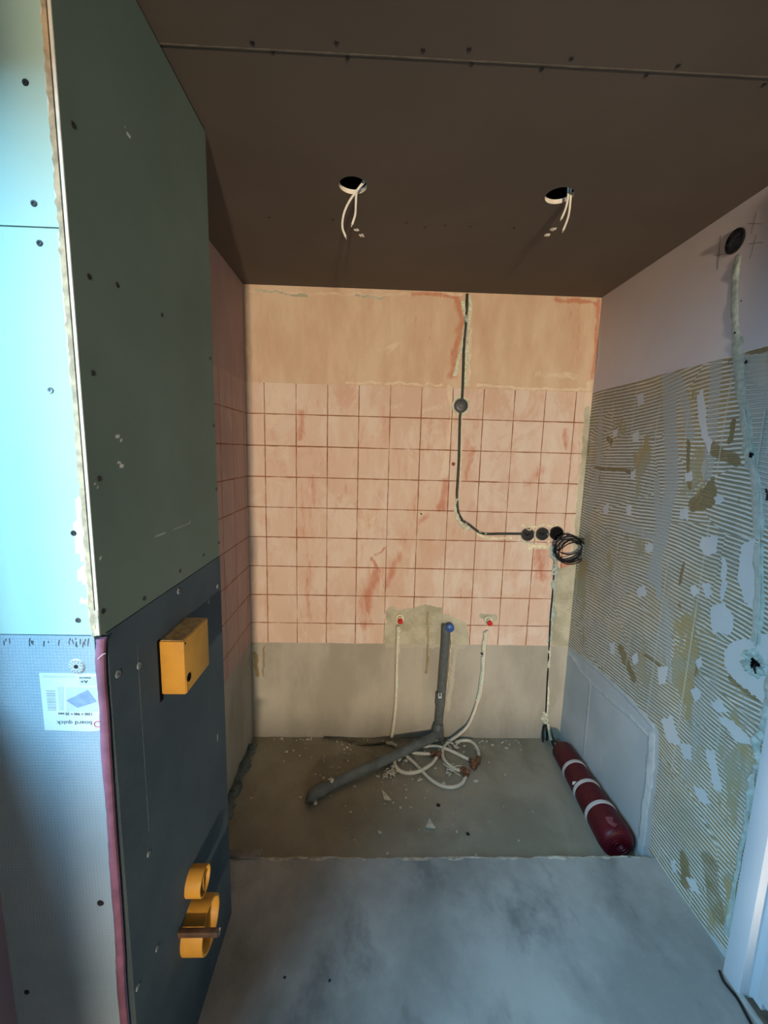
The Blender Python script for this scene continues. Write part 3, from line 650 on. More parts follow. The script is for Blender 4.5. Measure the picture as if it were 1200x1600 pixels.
# near-black strip in the ceiling gap, its shade put into the colour
obj('ceiling_gap_shade', box((.19, BY0, H-.008), (.1985, BY1, H-.0005)), m_void, pt)
for x, y in [(40, 129), (53, 318), (62, 380), (79, 610), (115, 833), (122, 969)]:
    screw(pt, onY(x, y, BY0), (0, -1, 0), .0042, m_steel if y in (610, 969) else m_screwblk)
for x, y in [(114, 195), (139, 432), (183, 445), (253, 492), (145, 583), (155, 748), (328, 560), (334, 665), (338, 764), (342, 848), (318, 867), (281, 892), (225, 935), (161, 955)]:
    screw(pt, onX(x, y, BX), (1, 0, 0), .0042)
m_washer_shaded = plain('shaded washer', (.22, .25, .25), .7, .3, 60)  # darker washer copy, the side panel's shade put into its colour
def perforated_washer(parent, c, n, r, mt=None):
    w = obj('fixing_washer', lathe([(0, .0015), (r*.22, .0008), (r*.3, .002), (r*.9, .0016), (r, .0003), (r, -.001)], c, n, 24), mt or m_washer, parent)
    n = Vector(n); up = Vector((0, 0, 1)); u = up.cross(n).normalized(); v = n.cross(u); c = Vector(c)
    bm = bmesh.new()
    add_lathe(bm, [(0, .0024), (r*.24, .0022), (r*.26, .0009)], c, n, 12)
    for q, m_ in ((.55, 8), (.8, 13)):
        for k in range(m_):
            a = 2*PI*(k+.3)/m_
            add_lathe(bm, [(0, .0021), (r*.055, .0021), (r*.06, .001)], c+(u*math.cos(a)+v*math.sin(a))*r*q, n, 6)
    obj('washer_holes', bm, m_screwblk, w); return w
perforated_washer(pt, onY(120, 1041, BY0), (0, -1, 0), .0125)
for x, y in [(184, 1053), (217, 1040), (279, 924), (326, 940), (340, 916), (232, 1334), (215, 1543), (245, 1482)]:
    perforated_washer(pt, onX(x, y, BX+.0012), (1, 0, 0), .0068 if y < 1300 else .0055, m_washer_shaded)
for x, y, r in [(157, 1411, .0042), (42, 1550, .0035)]:
    h_ = obj('screw_dimple', lathe([(0, .0006), (r, .0009), (r*1.2, .0009), (r*1.5, -.0005)], onY(x, y, BY0), (0, -1, 0), 18), m_screwblk, pt)
# cuts and rub marks at the top of the front backer board
bm = bmesh.new(); r_ = np.random.default_rng(9)
for x in list(r_.uniform(5, 150, 26)):
    y0 = 996+r_.random()*8; L = 2+r_.random()*8; a = onY(x, y0, BY0-.0004); b = onY(x+r_.normal()*1.2, y0+L, BY0-.0004)
    add_tube(bm, [a, b], .00045, seg=5, n=2)
obj('rub_marks', bm, m_grey_print, pt)

# product label, upside down
lab_y = BY0-.0008
lab = [onY(x, y, lab_y) for x, y in [(61, 1052), (154, 1053), (156, 1100), (158, 1142), (140, 1143), (70, 1141)]]
bm = bmesh.new(); a = [bm.verts.new(p) for p in lab]; b = [bm.verts.new(p+Vector((0, .0012, 0))) for p in lab]
bm.faces.new(a); bm.faces.new(list(reversed(b)))
for i in range(6): bm.faces.new((a[i], b[i], b[(i+1) % 6], a[(i+1) % 6]))
bmesh.ops.recalc_face_normals(bm, faces=bm.faces)
lb = obj('product_label', bm, m_label, pt, smooth=False, label='white paper product label stuck upside down')
def text(s, px, py, height_px, mat, parent, width=None, bold=0.0, depth=.0002):
    cu = bpy.data.curves.new('txt', 'FONT'); cu.body = s; cu.size = 1; cu.align_x = 'CENTER'; cu.align_y = 'CENTER'; cu.extrude = .005; cu.offset = bold
    to = bpy.data.objects.new('lettering', cu); C.objects.link(to)
    dg = bpy.context.evaluated_depsgraph_get(); dg.update(); me = bpy.data.meshes.new_from_object(to.evaluated_get(dg))
    C.objects.unlink(to); bpy.data.objects.remove(to)
    co = np.empty(len(me.vertices)*3); me.vertices.foreach_get('co', co); co = co.reshape(-1, 3)
    w = np.ptp(co[:, 0]); h = np.ptp(co[:, 1]); c = (co.max(0)+co.min(0))/2
    mpp = BY0/F*1.03
    sy = height_px*mpp/h; sx = (width*mpp/w) if width else sy
    ctr = onY(px, py, lab_y)
    # rotated 180 degrees in the wall plane
    out = np.stack([ctr.x-(co[:, 0]-c[0])*sx, np.full(len(co), lab_y)-.0001-(co[:, 2]-co[:, 2].min())*.02, ctr.z-(co[:, 1]-c[1])*sy], 1)
    me.vertices.foreach_set('co', out.ravel()); me.update(); me.materials.clear()
    me.transform(Matrix.Translation(-world_loc(parent))); me.materials.append(mat)
    o = bpy.data.objects.new('lettering', me); link(o, parent); return o
text('board quick', 116, 1128.5, 9.0, m_grey_print, lb, 56, .012)
text('1200 × 900 × 20 mm', 117.5, 1115.5, 4.6, m_print, lb, 53, .02)
text('A+', 132, 1065, 5, m_print, lb, 12, .03)
text('EMISSIONS', 133, 1059, 2.2, m_print, lb, 18, .03)
def flat_poly(px, mat, name, d=.0003):
    q = [onY(x, y, lab_y-d) for x, y in px]; bm = bmesh.new(); a = [bm.verts.new(p) for p in q]; b = [bm.verts.new(p+Vector((0, d, 0))) for p in q]
    bm.faces.new(a); bm.faces.new(list(reversed(b))); n = len(a)
    for i in range(n): bm.faces.new((a[i], b[i], b[(i+1) % n], a[(i+1) % n]))
    bmesh.ops.recalc_face_normals(bm, faces=bm.faces); return obj(name, bm, mat, lb, smooth=False)
flat_poly([(103, 1074), (153, 1074), (153, 1112), (104, 1112)], m_paleprint, 'picture_field', .0002)
flat_poly([(103, 1094.5), (137, 1078), (151.5, 1096.5), (121, 1106)], plain('printed board picture', (.22, .30, .40), .7, .12, 60), 'board_picture', .0004)
flat_poly([(90, 1073), (99, 1073), (99, 1110), (92, 1110)], m_paleprint, 'side_picture', .0002)
flat_poly([(124, 1057), (153, 1057), (153, 1071), (124, 1071)], m_paleprint, 'emission_field', .00015)
flat_poly([(67, 1055), (117, 1056), (117, 1059), (67, 1058.5)], m_paleprint, 'small_print', .0002)
bm = bmesh.new()
for i, y in enumerate([1079, 1081, 1083.5, 1086, 1087.5, 1090, 1092, 1094.5, 1096.5, 1099, 1100.8, 1103, 1105, 1107, 1109.5]):
    hh = [.5, .25, .8, .4, .5, .3, .6, .4, .9, .3, .5, .4, .6, .5, .4][i]
    q = [onY(x, yy, lab_y-.0003) for x, yy in [(72+.2*i, y), (86+.15*i, y), (86+.15*i, y+hh), (72+.2*i, y+hh)]]
    a = [bm.verts.new(p) for p in q]; b = [bm.verts.new(p+Vector((0, .0002, 0))) for p in q]; bm.faces.new(a); bm.faces.new(list(reversed(b)))
    for k in range(4): bm.faces.new((a[k], b[k], b[(k+1) % 4], a[(k+1) % 4]))
bmesh.ops.recalc_face_normals(bm, faces=bm.faces)
obj('barcode', bm, m_grey_print, lb, smooth=False)
c_ = onY(152.5, 1131.5, lab_y-.0003); ring = [(c_.x+.0052*math.cos(a), c_.y, c_.z+.0050*math.sin(a)) for a in np.linspace(0.5, 2*PI-.4, 22)]
obj('logo_ring', tube(ring, .0006, seg=6, n=2), m_red_print, lb)

# ------------------------------------------------------------ amber cistern box on the side panel
zt, zb_ = onX(262, 1000, BX).z, onX(262, 1088, BX).z
yb = thing('cistern_inspection_box', (BX, .87, .96), 'amber plastic inspection box sticking out of the grey side panel above the pipe collars', 'box')
y0 = onX(287, 1003, BX+.05).y; y1 = onX(325, 965, BX+.05).y
z1 = onX(287, 1003, BX+.05).z; z0 = onX(290, 1087, BX+.05).z; z1b = onX(325, 965, BX+.05).z
bm = box((BX+.001, y0, z0), (BX+.05, y1, z1), .004)
obj('housing', bm, m_yellow, yb)
obj('dusty_top', box((BX+.003, y0+.004, z1-.0006), (BX+.047, y1-.004, z1+.0008)), m_dustyel, yb, label='plaster-dusted top face')
cc = onX(295, 1058, BX+.05)
obj('round_opening', lathe([(0, .0005), (.0075, .0006), (.0085, .0012), (.0090, .0003)], cc, (1, 0, 0), 22), m_void, yb)
cc = onX(285, 998, BX+.05); obj('screw_opening', lathe([(0, .0006), (.002, .0008), (.0026, .0001)], (cc.x, y0+.006, z1-.006), (1, 0, 0), 10), m_void, yb)
obj('corner_rib', box((BX+.049, y0+.003, z0+.003), (BX+.0512, y0+.0045, z0+.03)), m_yellow, yb)
obj('wall_cutout', box((BX+.0008, y0-.007, z0-.012), (BX+.0022, y0+.004, z1+.004)), m_void, yb)

# ------------------------------------------------------------ pipe collars
def collar(loc, R, L, label, cat, web):
    t = thing('pipe_collar', (BX, loc[0], loc[1]-R), label, cat, None)
    bm = bmesh.new(); c = (BX, loc[0], loc[1])
    add_lathe(bm, [(R*.86, .0), (R, .0), (R, L*.96), (R*.985, L), (R*.90, L), (R*.88, L*.96), (R*.88, L*.25), (R*.86, 0)], c, (1, 0, 0), 40)
    obj('sleeve', bm, m_yellow, t)
    obj('inner_disc', lathe([(0, 0), (R*.9, 0), (R*.9, .003), (0, .003)], (BX+L*.3, loc[0], loc[1]), (1, 0, 0), 40), m_yellow_dark, t)
    if web:
        bm = bmesh.new(); add_box(bm, (BX+L*.3, loc[0]-.003, loc[1]-R*.86), (BX+L*.9, loc[0]+.003, loc[1]+R*.86), .001)
        add_box(bm, (BX+L*.3, loc[0]-R*.86, loc[1]-.003), (BX+L*.85, loc[0]+R*.86, loc[1]+.003), .001)
        obj('inner_web', bm, m_yellow, t)
    return t
c1 = onX(320, 1376, BX+.035); c2 = onX(333, 1440, BX+.045)
def yz(px, py, x): p = onX(px, py, x); return (p.y, p.z)
ca = yz(321, 1376, BX+.037); cb_ = yz(330, 1443, BX+.05)
collar(ca, .032, .037, 'small amber pipe collar on the grey side panel, upper one of the two', 'pipe collar', True)
collar(cb_, .056, .05, 'large amber pipe collar low on the side panel with a grey clamp bar across it', 'pipe collar', False)
cl = thing('clamp_bar', (BX, cb_[0], cb_[1]), 'brown metal clamp bar with bright square nut across the large amber collar', 'clamp')
ybar = cb_[0]-.058; a = onY(341, 1457, ybar)
obj('bar', box((BX+.001, a.y-.006, a.z-.007), (a.x, a.y+.006, a.z+.007), .002), plain('dull brown steel', (.11, .07, .05), .5, .3, metal=.4), cl)
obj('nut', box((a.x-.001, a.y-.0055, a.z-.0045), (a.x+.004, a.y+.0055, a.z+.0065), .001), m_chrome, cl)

# ------------------------------------------------------------ cables hanging from the ceiling holes
def cable_pair(label, strands, col):
    b = Vector(strands[0][0]); t = thing('hanging_cable', (b.x, b.y, H), label, 'cable')
    for s in strands:
        o = obj('strand', tube(s, .0032, seg=10), col, t)
        e = Vector(s[-1]); d = (e-Vector(s[-2])).normalized()
        obj('conductor_end', tube([e, e+d*.006], .0014, seg=6, n=1), m_chip, o)
    return t
def P3(x, y, yy): return onY(x, y, yy)
yh = HL.y
cable_pair('pair of white cables hanging from the left ceiling hole', [
   [(HL.x+.04, yh+.03, H+.05), (HL.x+.03, yh-.0, H+.012), P3(556, 300, yh), P3(545, 316, yh-.004), P3(537, 335, yh-.006), P3(535, 355, yh-.004), P3(540, 370, yh)],
   [(HL.x+.05, yh+.03, H+.05), (HL.x+.034, yh-.0, H+.012), P3(558, 299, yh+.005), P3(556, 318, yh+.006), P3(555, 335, yh+.006), P3(550, 351, yh+.01)]], m_white_cable)
yh = HR.y
cable_pair('pair of white cables hanging from the right ceiling hole', [
   [(HR.x+.03, yh+.01, H+.05), P3(888, 297, yh), P3(887, 312, yh), P3(883, 328, yh), P3(877, 342, yh)],
   [(HR.x+.036, yh+.01, H+.05), P3(892, 297, yh+.004), P3(891, 315, yh+.004), P3(888, 338, yh+.004), P3(880, 360, yh+.004)]], m_white_cable)

# ------------------------------------------------------------ wiring on the back wall
NB = (0, -1, 0)
def wp(pts, off=.0, y=D): return [onY(px, py, y-off) for px, py in pts]
cd = thing('electrical_conduit', onY(718, 700, D), 'dark conduit in a slot down the peach wall, from ceiling to socket boxes', 'conduit')
obj('conduit_tube', tube(wp([(730, 459), (729, 480), (728, 500), (725, 540), (724, 575), (723, 605), (722, 625)], .002), .0065), m_conduit, cd)
obj('conduit_tube', tube(wp([(719, 645), (718, 680), (717, 720), (715, 755), (714, 775), (716, 800), (722, 812)], .002), .0065), m_conduit, cd)
obj('conduit_tube', tube(wp([(720, 812), (732, 819), (745, 829), (757, 834), (780, 834), (816, 834)], .003), .0065), m_conduit, cd)
jb = thing('junction_box', onY(720, 634, D), 'round dark grey junction box in the upper part of the peach back wall', 'junction box')
def wallbox(parent, c, r, mat, n=NB):
    obj('box_rim', lathe([(r, -.002), (r, .006), (r*.97, .008), (r*.86, .008), (r*.84, .006), (r*.84, -.002)], c, n, 32), mat, parent)
    obj('box_back', lathe([(0, .0010), (r*.86, .0010), (r*.86, -.002)], c, n, 32), m_black if mat is not m_black else m_void, parent)
wallbox(jb, onY(720, 634, D), .034, m_greybox)
obj('cover_disc', lathe([(0, .010), (.012, .0095), (.013, .005), (.024, .004), (.026, .001)], onY(720, 634, D), NB, 24), m_greybox, jb)
sock_lbl = ['round dark socket box on the peach wall, leftmost of three in a row', 'round dark socket box in the middle of the row of three',
            'round black socket box beside the coiled black cable, right end of the row']
for (x, y), l in zip([(824, 835), (847, 834), (869, 833)], sock_lbl):
    s = thing('socket_box', onY(x, y, D), l, 'socket box', 'socket boxes in a row on the back wall')
    wallbox(s, onY(x, y, D), .034 if x < 860 else .036, m_greybox if x < 860 else m_black)
    obj('wire_stub', tube([onY(x-3, y-2, D-.003), onY(x, y+2, D-.012), onY(x+4, y-1, D-.004)], .0025, seg=6), m_black, s)
def filler(name, label, pts, w, ax='y', mat=m_filler, thick=.005, seed=1, cat='filler', ragged=.4):
    if ax == 'y': path = wp(pts); n = NB
    else: path = [onX(px, py, W) for px, py in pts]; n = (-1, 0, 0)
    o = obj(name, smear(path, w, n, thick, ragged, 8, 7, .6, seed), mat); rebase(o); tag(o, label, cat); return o
def fpart(parent, pts, w, mat=m_filler, thick=.005, seed=1, ragged=.5, ax='y', name='filler'):
    path = wp(pts) if ax == 'y' else [onX(px, py, W) for px, py in pts]
    return obj(name, smear(path, w, NB if ax == 'y' else (-1, 0, 0), thick, ragged, 7, 7, .7, seed), mat, parent)
fpart(cd, [(733, 462), (733, 500), (731, 540), (728, 575), (727, 605)], .020, m_filler, .005, 11)
fpart(cd, [(724, 470), (726, 500), (722, 540), (716, 565), (711, 588)], .018, m_filler, .005, 12)
fpart(cd, [(728, 486), (728, 508)], .014, m_filler_b, .010, 13)
fpart(cd, [(714, 775), (713, 795), (716, 812), (724, 822), (735, 828)], .020, m_filler, .009, 14)
fpart(cd, [(722, 812), (735, 822), (740, 826)], .012, m_filler_b, .006, 15)
fpart(cd, [(745, 833), (758, 840), (770, 841), (800, 840)], .014, m_cream, .004, 16)
fpart(cd, [(744, 828), (752, 832), (762, 834)], .012, m_filler, .010, 17)
fpart(cd, [(721, 650), (720, 700), (719, 760)], .008, m_cream, .003, 18)
bm = bmesh.new(); 
for i, a in enumerate(np.linspace(0, 2*PI, 15)[:-1]):
    pass
ringp = [onY(720, 634, D)+Vector((.040*math.cos(a), 0, .040*math.sin(a))) for a in np.linspace(0, 2*PI*.98, 20)]
obj('filler_ring', smear(ringp, .013, NB, .004, .5, 3, 5, .6, 19), m_filler, jb)
sf = filler('socket_filler', 'cream filler packed around the row of three socket boxes', [(814, 822), (824, 821), (836, 823), (848, 820), (862, 822), (876, 818)], .014, mat=m_cream, thick=.006, seed=21)
for pts, w, m_, th, sd in [([(836, 826), (835, 836), (838, 847)], .011, m_cream, .010, 22), ([(858, 824), (857, 836), (858, 848)], .012, m_cream, .010, 23), ([(825, 855), (835, 854), (848, 854), (858, 855)], .030, m_cream, .004, 24),
                     ([(813, 838), (816, 845), (824, 849), (832, 847)], .010, m_filler, .006, 25), ([(820, 824), (827, 828), (829, 824)], .010, m_cream, .012, 26), ([(868, 822), (874, 820)], .008, m_filler, .005, 27)]:
    o = obj('filler_lump', smear(wp(pts), w, NB, th, .4, 6, 7, .5, sd), m_, None)
    o.data.transform(Matrix.Translation(-sf.location)); o.parent = sf

# coil of black cable
coil = []
loops = [(0, 0, 24, 21, 0), (-2, 1, 20, 24, .5), (0, -3, 21, 9, -.35), (-1, 2, 23, 13, 1.0), (1, 1, 17, 24, -.3), (-1, 4, 22, 8, .5), (2, 0, 24, 17, .35), (9, 6, 27, 20, .45), (-2, 0, 22, 20, 0)]
ns = 14
for li in range(len(loops)-1):
    for i in range(ns):
        f_ = i/ns; g_ = [a*(1-f_)+b*f_ for a, b in zip(loops[li], loops[li+1])]
        a = 2*PI*f_+2.4; ex, ey = g_[2]*math.cos(a), g_[3]*math.sin(a)
        coil.append(onY(890+g_[0]+ex*math.cos(g_[4])-ey*math.sin(g_[4]), 857+g_[1]-(ex*math.sin(g_[4])+ey*math.cos(g_[4])), D-.030-.004*li-.006*math.sin(a)))
co_ = obj('cable_coil', tube([onY(872, 838, D-.012), onY(878, 842, D-.04)]+coil+[], .0030, seg=8, n=3), m_blackcable)
rebase(co_); tag(co_, 'loose coil of black cable hanging from the right socket box', 'cable')
obj('cable_knot', blob(onY(902, 848, D-.062), .009, NB, .6, 4, .2), m_blackcable, co_)

# supply cable down the right side of the back wall
vc = thing('wall_cable_chase', onY(857, 1000, D), 'cable chase with pale green filler running down the right side of the back wall', 'cable chase')
obj('cable', tube(wp([(866, 850), (866, 880), (864, 920), (860, 965), (858, 1010), (856, 1050), (854, 1090), (853, 1135), (858, 1150)], .002), .004), m_blackcable, vc)
fpart(vc, [(864, 852), (864, 868), (867, 885), (868, 900)], .034, m_filler_b, .010, 31, .45)
fpart(vc, [(867, 895), (866, 920), (864, 950), (862, 980), (859, 1005)], .026, m_filler_b, .007, 32, .5)
fpart(vc, [(859, 1000), (858, 1030), (856, 1048)], .014, m_filler, .007, 33, .5)
fpart(vc, [(856, 1062), (856, 1095), (854, 1118)], .014, m_filler, .006, 34, .5)
fpart(vc, [(853, 1112), (852, 1124), (855, 1136)], .030, m_filler, .014, 35, .5)
obj('cable_sleeve', tube([onY(856, 1130, D-.012), onY(859, 1148, D-.03), onY(862, 1160, D-.05)], .0075), m_filler, vc)
lp = [onY(851+3.2*math.cos(a), 1152-19*math.sin(a), D-.02-.01*math.sin(a*2)) for a in np.linspace(-1.2, 2*PI*2+1.0, 44)]
o = obj('cable_loop', tube(lp, .0042, seg=8, n=3), m_blackcable); rebase(o); tag(o, 'narrow black cable loop hanging at the foot of the back wall beside the red roll', 'cable')

# red heating mat roll
zr = ZB+.062
fa = Vector((1.622, 1.895, ZB+.058)); nb_ = Vector((1.600, 1.358, ZB+.071)); ax = (nb_-fa).normalized(); Lr = (nb_-fa).length
rl = thing('heating_mat_roll', (fa.x, (fa.y+nb_.y)/2, ZB), 'dark red rolled heating mat with three white straps beside the right wall', 'rolled mat')
prof = []
for t, r in [(0, 0), (.0, .034), (.008, .046), (.03, .053), (.2, .055), (.4, .057), (.6, .061), (.8, .065), (.93, .067), (.975, .064), (.995, .055), (1.004, .042), (1.0, .02), (.985, .012), (.985, 0)]:
    prof.append((r, t*Lr))
obj('rolled_mat', lathe(prof, fa, ax, 48), m_mat, rl)
up = Vector((0, 0, 1)); u_ = up.cross(ax).normalized(); v_ = ax.cross(u_)
sp = [nb_+ax*.003+(u_*math.cos(a)+v_*math.sin(a))*(.014+.006*a/PI) for a in np.linspace(0, 5*PI, 60)]
obj('mat_spiral_edge', tube([p for p in sp if (p-nb_).length < .052], .0022, seg=6, n=1), m_mat, rl)
for t, r in ((.29, .0562), (.52, .0597), (.745, .0642)):
    obj('strap', lathe([(r-.002, -.009), (r+.0018, -.008), (r+.0022, 0), (r+.0018, .008), (r-.002, .009)], fa+ax*Lr*t, ax, 48), m_band, rl)
lr = obj('mat_label_tag', box((-.010, -.001, -.006), (.012, .001, .010), .0005), m_label, rl)
pm = fa+ax*Lr*.49+(-u_ if u_.x > 0 else u_)*.052+v_*(.028 if v_.z > 0 else -.028); lr.data.transform(Matrix.Translation(pm-rl.location)) if False else None
lr.data.transform(Matrix.Translation(world_loc(rl))); lr.data.transform(Matrix.Translation(pm-world_loc(rl)))
lr.data.transform(Matrix.Translation(Vector((0, 0, 0))))
obj('flap', prism([(-.5, 0), (.5, 0), (.62, .6), (.1, 1.0), (-.55, .7)], lambda q: nb_-ax*.06+ (v_ if v_.z > 0 else -v_)*.0655+Vector((-q[0]*.03-.015, -q[1]*.045, 0)), (0, 0, .0012)), m_matpink, rl)
o = obj('cable', tube([onY(861, 1157, D-.05), onY(866, 1168, D-.07), Vector((1.59, 1.93, ZB+.08)), fa+Vector((0, -.005, .03))], .004), m_blackcable); rebase(o)
tag(o, 'short black cable from the wall sleeve to the end of the red roll', 'cable')

# ------------------------------------------------------------ water pipes
def capfit(parent, px, py, r, mat, rim=None):
    c = onY(px, py, D-.002)
    if rim: obj('wall_flange', lathe([(0, .002), (r*1.75, .002), (r*2.0, .006), (r*2.0, -.002)], c, NB, 24), rim, parent)
    obj('fitting_body', lathe([(0, .022), (r*1.15, .022), (r*1.2, .018), (r*1.2, -.002)], c, NB, 20), m_pipe, parent)
    obj('cap', lathe([(0, .040), (r*.7, .040), (r*1.1, .036), (r*1.15, .02), (r*1.1, .014)], c+Vector((0, 0, -.002)), (0, -1, -.1), 20), mat, parent)
pl = thing('water_pipe', onY(620, 1100, D), 'left white water pipe with a red cap, upright on the back wall', 'pipe', None)
obj('pipe_run', tube(wp([(622, 978), (621, 1010), (620, 1050), (619, 1090), (616, 1125), (612, 1152)], .012), .0088), m_pipe, pl)
capfit(pl, 625, 966, .012, m_hot, m_cream)
obj('pipe_wrap', smear(wp([(624, 980), (622, 1000), (621, 1022)], .010), .022, NB, .010, .25, 6, 7, .5, 41), m_filler, pl)
obj('pipe_wrap', smear(wp([(620, 1034), (620, 1070), (618, 1100), (616, 1125)], .010), .018, NB, .008, .25, 6, 7, .5, 42), m_pipe_tape, pl)
obj('wrap_gap', blob(onY(620.5, 1028, D-.014), .006, NB, .5, 5), m_void, pl)
z8 = ZB+.009
obj('floor_stub', tube([onZ(604, 1161, z8), onZ(612, 1162, z8), onZ(620, 1166, z8)], .008), m_pipe, pl)
def floorpts(l, z=z8): return [onZ(x, y, z) for x, y in l]
pr = thing('water_pipe', onY(750, 1080, D), 'right white water pipe with a red cap, bending onto the floor into a loop', 'pipe', None)
p1 = wp([(761, 985), (758, 1005), (756, 1030), (754, 1060), (750, 1085), (745, 1100)], .010)+[onY(740, 1115, D-.016), onY(731, 1134, D-.022)]
fl = [onY(718, 1147, D-.035)]+floorpts([(704, 1157), (693, 1168), (692, 1182), (700, 1194), (712, 1202), (719, 1204)])
obj('pipe_run', tube(p1+fl, .0082), m_pipe, pr)
capfit(pr, 763, 969, .012, m_hot, m_filler)
obj('pipe_wrap', smear(wp([(758, 988), (757, 1004), (755, 1018)], .010), .020, NB, .008, .3, 6, 7, .5, 43), m_filler, pr)
obj('pipe_wrap', smear(wp([(755, 1026), (754, 1050), (751, 1075), (746, 1096)], .010), .018, NB, .008, .25, 6, 7, .5, 44), m_pipe_tape, pr)
obj('wrap_gap', blob(onY(753, 1022, D-.014), .005, NB, .5, 6), m_void, pr)
def fitting(px, py, qx, qy, parent, r=.0125, z=ZB+.013):
    a = onZ(px, py, z); b = onZ(qx, qy, z); bm = bmesh.new(); add_tube(bm, [a, b], lambda t: r*(.8+.25*math.sin(t*PI*3)**2), seg=10, n=8)
    return obj('brass_fitting', bm, m_brass, parent)
def floor_pipe(pts, label, fits=(), r=.0082, z=z8):
    q = floorpts(pts, z); t = thing('floor_pipe', (q[0].x, q[0].y, ZB), label, 'pipe', None)
    obj('pipe_run', tube(q, r), m_pipe, t)
    for f in fits: fitting(*f, t)
    return t
floor_pipe([(640, 1169), (655, 1167), (680, 1166), (697, 1170), (715, 1178), (733, 1187)], 'long white pipe on the sunk floor passing behind the drain elbow', [(733, 1187, 742, 1192)])
floor_pipe([(712, 1160), (722, 1157), (735, 1158), (744, 1166), (748, 1177), (748, 1183)], 'small white pipe arc on the sunk floor at the right of the tangle', [(748, 1183, 740, 1201), (736, 1198, 748, 1190)])
floor_pipe([(632, 1178), (645, 1190), (658, 1203), (672, 1217), (690, 1228), (708, 1230), (722, 1224), (728, 1214)], 'wide white pipe arc on the floor, nearest to the step', [(728, 1214, 724, 1200), (719, 1203, 733, 1207)])
floor_pipe([(672, 1178), (655, 1177), (638, 1175), (628, 1180), (623, 1188)], 'short straight white pipe between fitting and grey drain', [(672, 1178, 684, 1176)])
floor_pipe([(616, 1184), (618, 1196), (626, 1205), (640, 1208), (658, 1204), (674, 1194), (682, 1184)], 'curved white pipe loop on the floor just right of the drain pipe', [(682, 1184, 688, 1175)], z=ZB+.018)

# ------------------------------------------------------------ drain pipes
dr = thing('drain_pipe', onY(690, 1080, D), 'dark grey vertical drain pipe with a blue capped fitting on the back wall', 'pipe')
obj('pipe_run', tube(wp([(697, 975), (696, 1000), (693, 1040), (690, 1080), (687, 1110), (685, 1132)], .012), .0235, seg=18), m_drain, dr)
obj('pipe_collar', tube(wp([(689, 1082), (687.5, 1100)], .014), .0268, seg=18, n=2), m_drain, dr)
obj('pipe_label', prism([(0, 0), (1, 0), (1, 1), (.75, 1), (.75, .25), (.25, .25), (.25, 1), (0, 1)], lambda q: onY(685+q[0]*5, 1091-q[1]*8, D-.0415), (0, .002, 0)), m_label, dr)
obj('pipe_foot', tube([onY(685, 1130, D-.014), onY(684, 1142, D-.022), onY(686, 1156, D-.06)], lambda t: .026+.006*math.sin(t*PI), seg=18), m_drain, dr)
obj('blue_cap', lathe([(0, .030), (.016, .030), (.0215, .026), (.0225, .010), (.0225, 0)], onY(702, 979, D-.014), (0, -1, .1), 24), m_cold, dr)
fpart(dr, [(704, 985), (704, 1010), (702, 1040), (698, 1075)], .008, m_cream, .012, 51, .3)
fpart(dr, [(692, 980), (689, 1020), (686, 1055), (685, 1075)], .006, m_cream, .010, 52, .3)
obj('elbow_base', blob(onZ(684, 1152, ZB+.005), .034, (0, 0, 1), .5, 14, .12), m_strip, dr)
zf = ZB+.027
fd = thing('floor_drain_pipe', onZ(590, 1195, ZB), 'long dark grey drain pipe lying diagonally across the sunk floor', 'pipe')
e0 = onZ(679, 1151, zf+.010); e1 = onZ(497, 1236, zf)
obj('pipe_run', tube([e0, e0.lerp(e1, .5), e1], .0245, seg=20), m_drain_floor, fd)
obj('end_elbow', tube([e1-(e1-e0).normalized()*.03, e1, e1+Vector((-.02, -.018, -.004)), e1+Vector((-.026, -.045, -.018))], lambda t: .030 if t < .25 else .0275, seg=20), m_drain_floor, fd)
c_ = e0.lerp(e1, .90); obj('plaster_chip', blob(c_+Vector((0, 0, .024)), .011, (.2, -.3, 1), .5, 61), m_chip, fd)
obj('end_rim', tube([e0+(e0-e1).normalized()*.002, e0-(e0-e1).normalized()*.006], .0262, seg=20, n=1), plain('worn pipe rim', (.3, .3, .27), .6), fd)
o = obj('wire_clip', blob(e1+Vector((-.004, -.058, -.005)), .010, (0, 0, 1), .6, 62, .3), m_chip); rebase(o); tag(o, 'white crumb at the open end of the diagonal floor drain pipe', 'plaster crumb')

# dark crack-like cable at the left of the left pipe
o = obj('floor_cable', tube(floorpts([(506, 1153), (520, 1155), (540, 1157), (560, 1162), (580, 1163), (602, 1161)], ZB+.006), .0055, seg=8), m_dkwood); rebase(o)
tag(o, 'dark brown cable running along the floor from the left water pipe', 'cable')
# tangle of white clips and offcuts beside the pipe loops
def clutter(name, label, cx, cy, n, seed, spread=(16, 12)):
    r = np.random.default_rng(seed); bm = bmesh.new()
    for i in range(n):
        a = onZ(cx+r.normal()*spread[0]*.5, cy+r.normal()*spread[1]*.5, ZB+.004+r.random()*.012)
        d = Vector((r.normal(), r.normal(), r.normal()*.3))*.012; d2 = Vector((r.normal(), r.normal(), r.normal()*.2))*.012
        add_tube(bm, [a, a+d, a+d+d2], .0018+r.random()*.0014, seg=5, n=4)
    o = obj(name, bm, m_pipe); rebase(o); tag(o, label, 'plastic clips'); o['kind'] = 'stuff'; return o
clutter('plastic_clips', 'heap of pale plastic pipe clips under the drain pipe, left of the loops', 612, 1203, 26, 1)
clutter('plastic_clips', 'small heap of pale plastic clips inside the pipe loops', 704, 1203, 16, 2, (9, 7))
clutter('plastic_clips', 'few pale plastic clips behind the tangle near the right pipe', 712, 1163, 10, 3, (14, 6))

